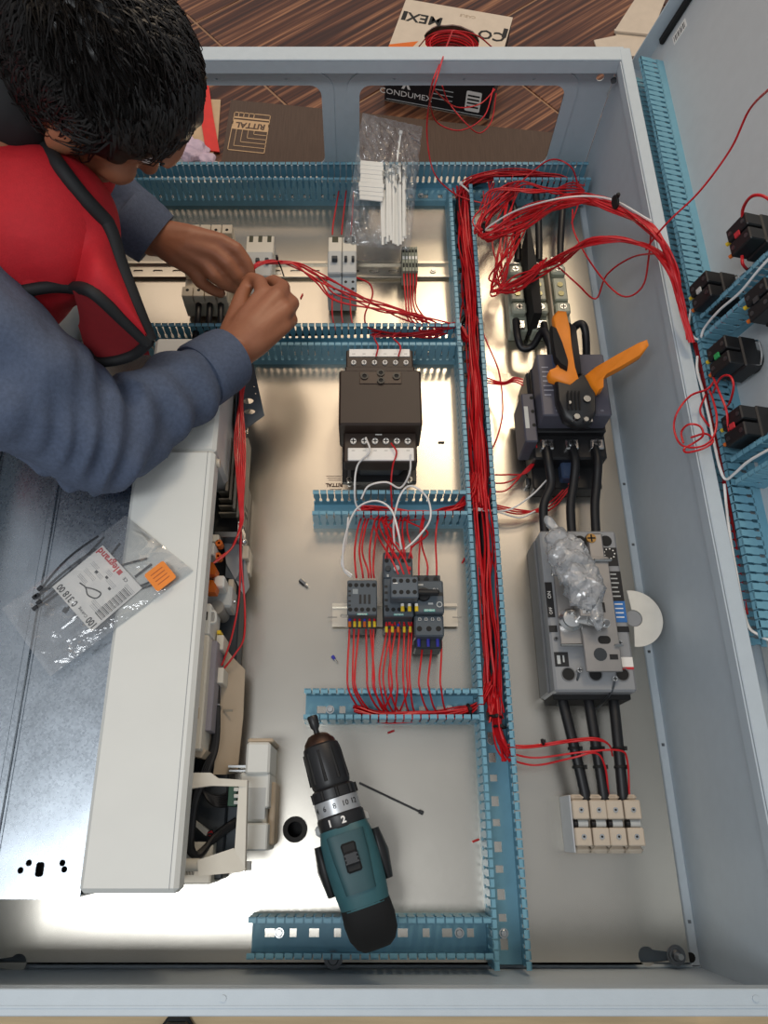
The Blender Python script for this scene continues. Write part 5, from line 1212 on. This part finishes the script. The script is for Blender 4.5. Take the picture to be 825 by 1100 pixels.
for k in range(16): 
    r_ = .055+.0035*(k % 5); z_ = .05+.0045*k
    MB().tube([(Wc*.53+r_*math.cos(2*math.pi*i/30+k), Dc*.42+r_*.9*math.sin(2*math.pi*i/30+k), z_) for i in range(31)], .0022, 6).build('coiled_wire', M_red, ctn)
fm_ = Matrix.Rotation(R(90), 4, 'X')
text('CONDUMEX', .022, Matrix.Translation((Wc*.20, -.0004, hC*.22)) @ fm_, M_white, ctn, sx=1.1)
MB().prism([(-.012, 0), (0, .026), (.012, 0), (.005, 0), (0, .012), (-.005, 0)], 0, .0006, Matrix.Translation((Wc*.20, 0, hC*.34)) @ fm_).build('logo_triangle', M_white, ctn)
MB().prism(rrect(Wc*.76, hC*.12, Wc*.90, hC*.55, .004), 0, .0006, fm_).build('info_panel', M_white, ctn)
for k in range(4): MB().prism(rrect(Wc*.775, hC*(.20+k*.08), Wc*.885, hC*(.235+k*.08)), 0, .001, fm_).build('printed_line', M_ink, ctn)
for k in range(3): MB().prism(rrect(Wc*.45, hC*(.25+k*.1), Wc*.64, hC*(.265+k*.1)), 0, .0006, fm_).build('printed_line', M_lgrey, ctn)
MB().prism(rrect(Wc*.02, hC*.05, Wc*.94, hC*.065), 0, .0006, fm_).build('printed_line', M_lgrey, ctn)
wire('red_wire', 'red wire loop standing out of the carton', [(450, 50, .0), (462, 38, .06), (486, 33, .12), (512, 38, .08), (530, 52, .02)])
wire('red_wire', 'red wire loop hanging in front of the black carton side', [(466, 92, .16), (470, 100, .02), (490, 115, -.1), (515, 112, -.12), (532, 96, -.1)])
wire('red_wire', 'red wire crossing the black carton side diagonally', [(475, 92, -.05), (482, 110, -.1), (500, 132, -.12), (515, 143, -.14), (528, 130, -.14), (533, 100, -.1)])
# shoe at the bottom edge
sh = thing('shoe', 'dark shoe toe peeking in at the bottom edge', 'shoe', (at(188, 1098, -.02).x, -.288, -.044))
loft([(-.20, .028, .0, .07), (-.12, .034, 0, .06), (-.04, .038, .0, .045), (.02, .037, .0, .035), (.055, .028, .0, .026), (.068, .012, .002, .016)], 20, 2.4).build('upper', mat('shoe_dark', '3a332c', .4), sh).rotation_euler = (0, 0, R(90))
loft([(-.20, .030, -.0, .012), (-.04, .040, .0, .012), (.05, .031, .0, .012), (.072, .014, .0, .010)], 20, 2.4).build('sole', M_blackm, sh).rotation_euler = (0, 0, R(90))

# ------------------------------------------------------------------ contact blocks and wires on the door
def dw(px, py, h): return on(px, py, DP+DN*h, DN)
def dsY(px, py, h=.03): q_ = dw(px, py, h); return (q_-DP).dot(DS), q_.y
def cblock(px, py, label, dot, big=False):
    s, Y = dsY(px, py, .035); M_ = DM @ Matrix.Translation(dl(s, Y, 0))
    t = thing('contact_block', label, 'contact block', M_, 'push-button contact blocks on the door')
    a, b = .019, .0225
    MB().cyl((0, 0, 0), (0, 0, .012), .0155, .0155, 24).build('collar', M_black, t); MB().box(-a, -b, .010, a, b, .034, .002).build('mounting_latch', M_black, t)
    for k in (-1, 1):
        e = MB().box(-a*.95, k*b*.5-b*.42, .034, a*.95, k*b*.5+b*.42, .056, .0015).build('switch_element', M_black, t)
        for q_ in (-1, 1):
            MB().cyl((q_*a*.6, k*b*.5, .056), (q_*a*.6, k*b*.5, .0566), .003, .003, 12).build('terminal_screw', M_steeld, e)
    MB().box(-.004, -.0035, .056, .004, .0035, .058).build('plunger_mark', dot, t)
    MB().tube(spline([Vector((a*1.0, -b*.8, .012)), Vector((a*1.5, -b*.4, .016)), Vector((a*1.5, b*.4, .016)), Vector((a*1.0, b*.8, .012))], 6), .0012, 6).build('latch_wire', M_steel, t)
    for q_ in (-1, 1):
        mk = MB().cyl((-a*1.0, q_*b*.45, .045), (-a*1.5, q_*b*.45, .048), .0026, .0026, 8).build('wire_sleeve', M_yellow if q_ > 0 else M_orange2, t)
    return t
cblock(808, 255, 'black contact block at the upper right of the door with a red curved wire', M_inkred)
cblock(766, 315, 'black contact block just above the upper cross duct by the hinge', M_lgrey)
cblock(829, 325, 'black contact block at the right edge below the upper cross duct', M_steeld)
cblock(786, 385, 'black contact block with a green mark under the upper cross duct', mat('mark_green', '2f9b57', .5))
cblock(803, 460, 'black contact block with a red mark above the lower cross duct', M_inkred)
def dwire(label, pts, m=None, r=.0014, g=None, name='red_wire'):
    return wire(name, label, [dw(*p) for p in pts], r, m, g, world=True)
dwire('red wire curving out of the upper right contact block', [(798, 240, .05), (798, 225, .06), (806, 212, .07), (818, 210, .07), (832, 218, .06)], None, .002)
dwire('red wire curling under the upper right contact block', [(797, 275, .05), (798, 284, .05), (804, 290, .03), (812, 292, .02)], None, .002)
dwire('largest red wire coil hanging beside the two lower contact blocks', [(768, 408, .05), (760, 418, .06), (742, 425, .08), (728, 442, .10), (724, 460, .10), (732, 478, .10), (752, 480, .09), (766, 470, .08), (770, 450, .07), (766, 430, .06), (762, 420, .055)])
dwire('small red wire coil low beside the hinge duct', [(734, 476, .10), (732, 464, .1), (740, 456, .1), (752, 458, .09), (755, 468, .09), (745, 476, .09), (735, 482, .1), (738, 486, .1), (755, 482, .09), (766, 474, .08), (758, 466, .08), (742, 470, .09)])
dwire('red wire looping up right between the lower contact blocks', [(766, 422, .05), (774, 406, .06), (784, 404, .06), (788, 415, .06), (784, 432, .05), (778, 440, .04)])
dwire('red wire hanging straight between the lower contact blocks', [(764, 400, .05), (772, 420, .06), (780, 440, .06), (782, 458, .055), (785, 471, .05)])
dwire('red wire dipping along the hinge duct', [(758, 424, .05), (752, 440, .06), (756, 450, .06), (763, 459, .05)])
for k in range(4): dwire('red wire lying in the hinge duct of the door', [(745+k, 368, .03), (752+k, 400, .02+.003*k), (762+k*1.2, 450, .02), (774+k, 505, .02), (783+k, 555, .02), (793+k, 620, .02), (800+k, 660, .025)], None, .0013, 'red wires in the hinge duct')
for k in range(3): dwire('red wire lying in the upper cross duct of the door', [(750, 366+k, .025), (768+k, 352, .025), (790+k, 330, .025), (815+k, 308, .025), (835, 290, .025)], None, .0013, 'red wires in the cross duct')
dwire('white wire curving from the hinge duct into the upper cross duct', [(742, 332, .04), (740, 352, .045), (745, 362, .045), (752, 364, .04), (757, 352, .04), (772, 334, .045), (795, 314, .045), (815, 290, .045), (835, 268, .045)], M_white_wire, .0018, None, 'white_wire')
dwire('white wire hanging along the middle of the hinge duct', [(749, 383, .045), (749, 398, .05), (755, 420, .05), (762, 450, .05), (768, 480, .05), (774, 505, .05), (780, 515, .045), (790, 508, .045), (805, 495, .045), (835, 478, .045)], M_white_wire, .0018, None, 'white_wire')
dwire('white wire running down the near half of the hinge duct', [(778, 520, .045), (782, 560, .046), (790, 610, .046), (802, 668, .045), (815, 682, .04), (832, 690, .03)], M_white_wire, .0018, None, 'white_wire')
# ------------------------------------------------------------------ the man at work
def rcone(mb, a, ra, b, rb, n=18):
    a, b = Vector(a), Vector(b); L = (b-a).length
    M_ = Matrix.Translation(a) @ (b-a).to_track_quat('Z', 'Y').to_matrix().to_4x4() if L > 1e-6 else Matrix.Translation(a)
    prof = [(1e-5, -ra)]
    for i in range(1, 6): t = R(-90+90*i/6); prof.append((ra*math.cos(t), ra*math.sin(t)))
    prof += [(ra, 0), (rb, L)]
    for i in range(1, 6): t = R(90*i/6); prof.append((rb*math.cos(t), L+rb*math.sin(t)))
    prof.append((1e-5, L+rb))
    mb.lathe(prof, M_, n)
def chain(mb, pts):
    for (a, ra), (b, rb) in zip(pts[:-1], pts[1:]): rcone(mb, a, ra, b, rb)
def remesh(mb, name, mtl, parent, voxel, smooth_it=3, fn=None, cut=None):
    me = mb.mesh('tmp', None, None, 0)
    o = bpy.data.objects.new('tmp', me); COL.objects.link(o)
    m = o.modifiers.new('r', 'REMESH'); m.mode = 'VOXEL'; m.voxel_size = voxel
    s = o.modifiers.new('s', 'SMOOTH'); s.factor = .5; s.iterations = smooth_it
    dg = bpy.context.evaluated_depsgraph_get(); me2 = bpy.data.meshes.new_from_object(o.evaluated_get(dg)); bpy.data.objects.remove(o)
    me2.name = name
    n = len(me2.vertices); co = np.empty(n*3); me2.vertices.foreach_get('co', co); co = co.reshape(-1, 3)
    if fn is not None:
        no = np.empty(n*3); me2.vertices.foreach_get('normal', no); co = co+no.reshape(-1, 3)*fn(co)[:, None]
    inv = np.array(INV[parent.name]); co = co @ inv[:3, :3].T+inv[:3, 3]
    me2.vertices.foreach_set('co', co.reshape(-1)); me2.update()
    if cut is not None:
        bm = bmesh.new(); bm.from_mesh(me2)
        for p0, nn in cut:
            p0 = INV[parent.name] @ Vector(p0)
            bmesh.ops.bisect_plane(bm, geom=bm.verts[:]+bm.edges[:]+bm.faces[:], plane_co=p0, plane_no=nn, clear_outer=True)
        bm.to_mesh(me2); bm.free()
    me2.materials.clear(); me2.materials.append(mtl)
    me2.polygons.foreach_set('use_smooth', [True]*len(me2.polygons))
    ob = bpy.data.objects.new(name, me2); COL.objects.link(ob); ob.parent = parent
    return ob
man = thing('person', 'man in a red vest and grey-blue sweatshirt bent over the enclosure, holding red wires', 'person', (-.75, .68, ZF))
M_skin = mat('skin', '9c6549', .5, 0, .06, 30, .12, bscale=160)
M_hair = mat('hair_black', '15110f', .42, 0, .2, 60)
M_sweat = mat('sweatshirt_blue_grey', '4f5a70', .85, 0, .14, 220, .25, bscale=700)
M_vest = mat('vest_red', 'bb1421', .75, 0, .05, 150, .15, bscale=500)
M_trim = mat('vest_trim_black', '121214', .7)
V = Vector
hc = at(108, 96, .51)                         # head centre
ff_ = V((.56, -.08, -.82)).normalized()            # face direction
upv = V((.75, -.08, .55)); upv = (upv-ff_*upv.dot(ff_)).normalized(); sd = ff_.cross(upv)   # crown direction, right side of the head
HB = Matrix((ff_, -sd, upv)).transposed()          # local x forward, y left, z up
def hp(x, y, z): return hc+HB @ V((x, y, z))
shR, shL = V((-.46, .515, .455)), V((-.48, .95, .42))
elR, elL = V((-.325, .447, .280)), V((-.545, .99, .318))
wrR, wrL = at(243, 386, .205), at(164, 254, .165)
neck = V((-.415, .765, .485)); pel = V((-.82, .70, .20)); chest = V((-.50, .725, .40))
b = MB()
b.ball(hp(-.008, 0, .012), (.098, .076, .098), HB); b.ball(hp(.030, 0, -.045), (.062, .058, .075), HB); b.ball(hp(.05, 0, -.088), (.030, .03, .028), HB)
rcone(b, hp(.086, 0, .0), .007, hp(.100, 0, -.033), .0115); b.ball(hp(.084, 0, .028), (.02, .052, .012), HB)
b.ball(hp(.086, 0, -.064), (.012, .024, .006), HB); b.ball(hp(.085, 0, -.076), (.011, .020, .006), HB)
for s in (1, -1): b.ball(hp(-.01, s*.077, -.012), (.020, .010, .034), HB); b.ball(hp(.055, s*.040, -.03), (.03, .024, .022), HB)
chain(b, [(hp(-.03, 0, -.05), .055), (neck, .058), (chest, .10), ((chest+pel)/2, .11), (pel, .11)])
chain(b, [(neck, .05), (shR-V((0, 0, .03)), .045), (elR, .042), (wrR.lerp(elR, .25), .037), (wrR, .031)])
chain(b, [(neck, .05), (shL-V((0, 0, .03)), .045), (elL, .042), (wrL.lerp(elL, .25), .037), (wrL, .031)])
kneeR, kneeL = V((-.66, .52, ZF+.07)), V((-.66, .90, ZF+.07))
for k, s in ((kneeR, -.1), (kneeL, .1)):
    chain(b, [(pel+V((0, s, -.02)), .085), (k, .058), (k+V((-.38, s*.2, -.012)), .042), (k+V((-.46, s*.2, -.03)), .03)])
# right hand: a loose fist seen from the back
HZ = 0.
def H_(pts): chain(b, [(at(p[0], p[1], p[2]+HZ), p[3]) for p in pts])
HZ = .036
for kx, ky, kz, r_ in ((283, 316, .156, .0135), (297, 320, .161, .0150), (305, 334, .157, .0145), (304, 350, .147, .0130)):
    H_([(246, 383, .148, .027), ((246+kx)/2, (383+ky)/2, (kz+.15)/2+.002, .0225), (kx, ky, kz, r_)])
H_([(250, 374, .145, .030), (277, 345, .145, .030)])
H_([(283, 316, .156, .0132), (279, 303, .142, .0112), (270, 299, .124, .0100), (264, 303, .110, .0088)])
H_([(297, 320, .161, .0145), (304, 309, .138, .0118), (294, 302, .114, .0105), (283, 306, .105, .0095)])
H_([(305, 334, .157, .0140), (314, 326, .132, .0116), (305, 317, .106, .0104), (292, 319, .100, .0094)])
H_([(304, 350, .147, .0126), (313, 344, .126, .0104), (305, 334, .104, .0094), (294, 335, .100, .0086)])
H_([(250, 362, .148, .0225), (255, 341, .142, .0175), (259, 322, .133, .0132), (265, 307, .122, .0105)])
# left hand: fingers closing on the wires
HZ = .006
for kx, ky, kz, r_ in ((236, 259, .163, .0135), (230, 271, .157, .0140), (219, 282, .147, .0132), (207, 290, .136, .0120)):
    H_([(168, 253, .165, .027), ((172+kx)/2, (254+ky)/2, (.165+kz)/2+.003, .0220), (kx, ky, kz, r_)])
H_([(175, 256, .160, .030), (210, 270, .148, .028)])
H_([(236, 259, .163, .0132), (254, 268, .157, .0116), (264, 281, .142, .0104), (269, 292, .129, .0094)])
H_([(230, 271, .157, .0135), (244, 283, .147, .0118), (254, 296, .130, .0106), (261, 303, .116, .0096)])
H_([(219, 282, .147, .0130), (230, 296, .135, .0114), (243, 306, .117, .0102), (253, 310, .104, .0092)])
H_([(207, 290, .136, .0118), (215, 303, .121, .0102), (227, 311, .106, .0092), (237, 315, .096, .0084)])
H_([(186, 266, .148, .0215), (215, 279, .129, .0160), (243, 288, .122, .0128), (261, 296, .117, .0105)])
remesh(b, 'body', M_skin, man, .0036, 3)
for s in (1, -1):
    ey_ = MB().ball(hp(.072, s*.032, .006), .0095).build('eye', M_white, man, world=True); INV[ey_.name] = INV[man.name]
    MB().ball(hp(.0800, s*.032, .004), .0035).build('iris', M_ink, ey_, world=True)
    MB().tube(spline([hp(.090, s*.016, .028), hp(.092, s*.034, .032), hp(.080, s*.052, .028)], 5), .0016, 6).build('eyebrow', M_hair, man, world=True)
# nails that show
for p, q in (((270, 296, .134), .005), ((263, 297, .127), .0052)):
    MB().ball(at(*p), (q, q, q*.7)).build('fingernail', mat('nail', 'c99684', .35), man, world=True)

# sweatshirt with sleeves; folds gathered at the elbow
s_ = MB()
cufR, cufL = wrR.lerp(elR, .13), wrL.lerp(elL, .10)
chain(s_, [(neck+V((-.03, 0, -.04)), .075), (shR+V((-.02, .03, -.01)), .092), (shR.lerp(elR, .5)+V((0, 0, .0)), .082), (elR, .066), (elR.lerp(cufR, .45), .056), (cufR.lerp(elR, .12), .047), (cufR, .043)])
chain(s_, [(neck+V((-.03, 0, -.04)), .075), (shL, .085), (elL, .064), (elL.lerp(cufL, .5), .052), (cufL, .046)])
chain(s_, [(chest+V((0, -.10, -.01)), .125), ((chest+pel)/2+V((0, -.08, 0)), .14), (pel+V((0, -.06, 0)), .135)]); chain(s_, [(chest+V((0, .10, -.01)), .12), ((chest+pel)/2+V((0, .08, 0)), .14), (pel+V((0, .06, 0)), .135)])
def folds(co):
    d = np.zeros(len(co)); e = np.array(elR); rel = co-e
    ax1 = np.array((shR-elR).normalized()); ax2 = np.array((wrR-elR).normalized())
    inner = ax1+ax2; inner /= np.linalg.norm(inner)
    dist = np.linalg.norm(rel, axis=1)
    ang = np.arctan2(rel @ np.cross(ax1, ax2)/np.linalg.norm(np.cross(ax1, ax2)), rel @ inner)
    along = rel @ ax2-rel @ ax1
    fall = np.exp(-(dist/.11)**2)
    mod = .45+.55*np.sin(ang*1.7+rel[:, 0]*23+1.1)*np.sin(rel[:, 1]*31+.6)
    d += .0105*fall*mod*np.sin(along*115+2.6*np.sin(ang*1.5)+rel[:, 2]*45+3*np.sin(rel[:, 0]*33))
    fore = rel @ ax2
    d += .0045*np.exp(-((fore-.14)/.09)**2)*np.sin(fore*95+ang*2.2+1.0)
    up = rel @ ax1
    d += .008*np.exp(-((up-.16)/.10)**2)*np.sin(co[:, 0]*38+co[:, 1]*52+co[:, 2]*20)
    d += .0035*np.sin(co[:, 0]*61+1.3)*np.sin(co[:, 1]*47+co[:, 2]*39)
    d *= np.where(np.linalg.norm(co-np.array(cufR), axis=1) < .05, .15, 1.)
    return d
remesh(s_, 'sweatshirt', M_sweat, man, .0055, 3, folds)
for c, e in ((cufR, elR), (cufL, elL)):
    dv = (c-e).normalized(); M_ = Matrix.Translation(c-dv*.012) @ dv.to_track_quat('Z', 'Y').to_matrix().to_4x4()
    rr_ = .0475 if c is cufR else .050
    MB().lathe([(rr_*.8, .046), (rr_*.93, .047), (rr_*.98, .03), (rr_, .0), (rr_*1.0, -.010), (rr_*.96, -.014)], M_, 30).build('cuff', M_sweat, man, world=True, smooth=60)
# vest
v_ = MB()
chain(v_, [(neck+V((-.05, .0, -.065)), .074), (shR+V((-.03, .085, -.015)), .105)]); chain(v_, [(neck+V((-.05, 0, -.065)), .074), (shL+V((-.03, -.08, .015)), .115)])
chain(v_, [(V((-.375, .655, .415)), .092), (V((-.45, .655, .40)), .125), ((chest+pel)/2+V((0, -.09, .015)), .155), (pel+V((-.0, -.06, .02)), .15)])
chain(v_, [(V((-.40, .80, .40)), .085), (V((-.47, .82, .385)), .12), ((chest+pel)/2+V((0, .09, .015)), .15), (pel+V((0, .06, .02)), .15)])
def vf(co): return .004*np.sin(co[:, 0]*26+co[:, 1]*33)*np.sin(co[:, 2]*28+co[:, 1]*9)
vest = remesh(v_, 'vest', M_vest, man, .007, 6, vf, cut=[(pel+V((.0, 0, .06)), V((-.75, 0, -.66)))])
vm = vest.data; mw = man.matrix_world
bvh = BVHTree.FromPolygons([mw @ v.co for v in vm.vertices], [tuple(p.vertices) for p in vm.polygons])
def hit(px, py, dflt):
    h_ = bvh.ray_cast(V((0, 0, H)), ray(px, py).normalized())
    return h_[0] if h_[0] is not None else at(px, py, dflt)
# front of the vest hanging open from the chest, its lining showing below
EA = [hit(60, 175, .46), hit(90, 212, .45), at(116, 242, .447), at(130, 285, .425), at(146, 328, .40), at(161, 366, .37)]
EB = [hit(8, 316, .45), hit(52, 308, .45), hit(78, 309, .445), at(98, 313, .435), at(130, 342, .405), at(159, 369, .37)]
def strip(name, EA, EB, m, bulge, dn=.006):
    A1, B1 = spline(EA, 6), spline(EB, 6); rows = []
    for i, (p, q) in enumerate(zip(A1, B1)):
        rows.append([p.lerp(q, j/10)+V((0, 0, bulge*math.sin(math.pi*j/10))) for j in range(11)])
    g_ = MB().grid(rows); n0 = len(g_.v); g_.add([p-V((0, 0, dn)) for p in g_.v[:n0]], [f[::-1] for f in g_.f[:]])
    nc, nr_ = 11, len(rows)
    edge = [(i, 0) for i in range(nr_)]+[(nr_-1, j) for j in range(1, nc)]+[(i, nc-1) for i in range(nr_-2, -1, -1)]+[(0, j) for j in range(nc-2, -1, -1)]
    for (a, b2) in zip(edge[:-1], edge[1:]): g_.f.append((a[0]*nc+a[1], b2[0]*nc+b2[1], n0+b2[0]*nc+b2[1], n0+a[0]*nc+a[1]))
    g_.build(name, m, man, world=True, smooth=60); return A1, B1
A1, B1 = strip('vest_front', EA, EB, M_vest, .022)
M_vest_shade = mat('vest_red_shaded', '7c1018', .8, 0, .05, 150)  # vest red darkened: shade on the inner side is put into the colour
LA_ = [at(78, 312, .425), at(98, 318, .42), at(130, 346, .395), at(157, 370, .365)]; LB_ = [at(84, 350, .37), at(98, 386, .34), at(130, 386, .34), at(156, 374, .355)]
_, LBs = strip('vest_lining', LA_, LB_, M_vest_shade, -.012)
col_ = [hit(px, py, .47) for px, py in ((-40, 52), (-12, 82), (14, 112), (38, 143), (62, 176), (88, 210))]+A1[11:]
MB().tube(spline(col_, 4), .0088, 8).build('vest_trim', M_trim, man, world=True, smooth=60)
MB().tube(spline([hit(-40, 335, .45)]+B1[::3], 3), .0075, 8).build('vest_trim', M_trim, man, world=True, smooth=60)
MB().tube(spline(LBs[4::3]+[A1[-1]], 3), .0065, 8).build('vest_trim', M_trim, man, world=True, smooth=60)
# standing collar round the neck
cl = MB(); nk = hc+HB @ V((-.05, 0, -.055))
chain(cl, [(neck+V((-.04, .01, -.03)), .092), (neck.lerp(nk, .35)+V((-.006, .0, .006)), .077)])
remesh(cl, 'collar', M_trim, man, .006, 3)
# hair: cap plus many short locks
h_ = MB(); h_.ball(hp(-.014, 0, .024), (.105, .083, .100), HB); h_.ball(hp(-.055, 0, -.01), (.060, .070, .075), HB); h_.ball(hp(.040, 0, .060), (.050, .064, .042), HB); h_.ball(hp(-.06, 0, -.06), (.045, .058, .05), HB)
hair = remesh(h_, 'hair', M_hair, man, .005, 3, lambda co: .0025*np.sin(co[:, 0]*160)*np.sin(co[:, 1]*150+co[:, 2]*120), cut=None)
lk = MB(); rh = random.Random(21)
for k in range(4200):
    a, t = rh.uniform(0, 2*math.pi), math.acos(rh.uniform(-.75, 1))
    n_ = V((math.sin(t)*math.cos(a), math.sin(t)*math.sin(a), math.cos(t)))
    if n_.x > .35 and n_.z < .30: continue
    if n_.z < -.25 and n_.x > -.25: continue
    root = hp(-.014+n_.x*(.108 if n_.x < 0 else .100), n_.y*.085, .024+n_.z*.102)
    w_ = HB @ n_
    tang = HB @ V(((.75 if n_.z > .2 else -.1)+rh.uniform(-.3, .3), rh.uniform(-.5, .5)+n_.y*.4, -.35+rh.uniform(-.3, .3))); tang = (tang-w_*tang.dot(w_)).normalized()
    L = rh.uniform(.022, .040)*(1.25 if n_.x > .2 else 1)
    pts = [root-w_*.003, root+tang*L*.4+w_*.006, root+tang*L*.8+w_*.007-w_*L*.08, root+tang*L*1.1+w_*.001-w_*L*.28]
    lk.tube(pts, rh.uniform(.0011, .0019), 3, .0002)
lk.build('hair_locks', M_hair, man, world=True, smooth=80)
# jeans and shoes (kneeling, outside the picture)
j_ = MB()
for k, s in ((kneeR, -.1), (kneeL, .1)):
    chain(j_, [(pel+V((0, s*.8, -.0)), .125), (k, .075), (k+V((-.38, s*.2, .0)), .058)])
remesh(j_, 'jeans', mat('denim', '2d3a52', .85, 0, .1, 200), man, .009, 3)
for k, s in ((kneeR, -.1), (kneeL, .1)):
    M_ = Matrix.Translation(k+V((-.47, s*.2, -.028))) @ Matrix.Rotation(R(180), 4, 'Z') @ Matrix.Rotation(R(40), 4, 'Y')
    MB().ball((0, 0, 0), (.11, .04, .036), None, 20, 12).build('work_boot', M_blackm, man, smooth=60).matrix_local = INV[man.name] @ M_
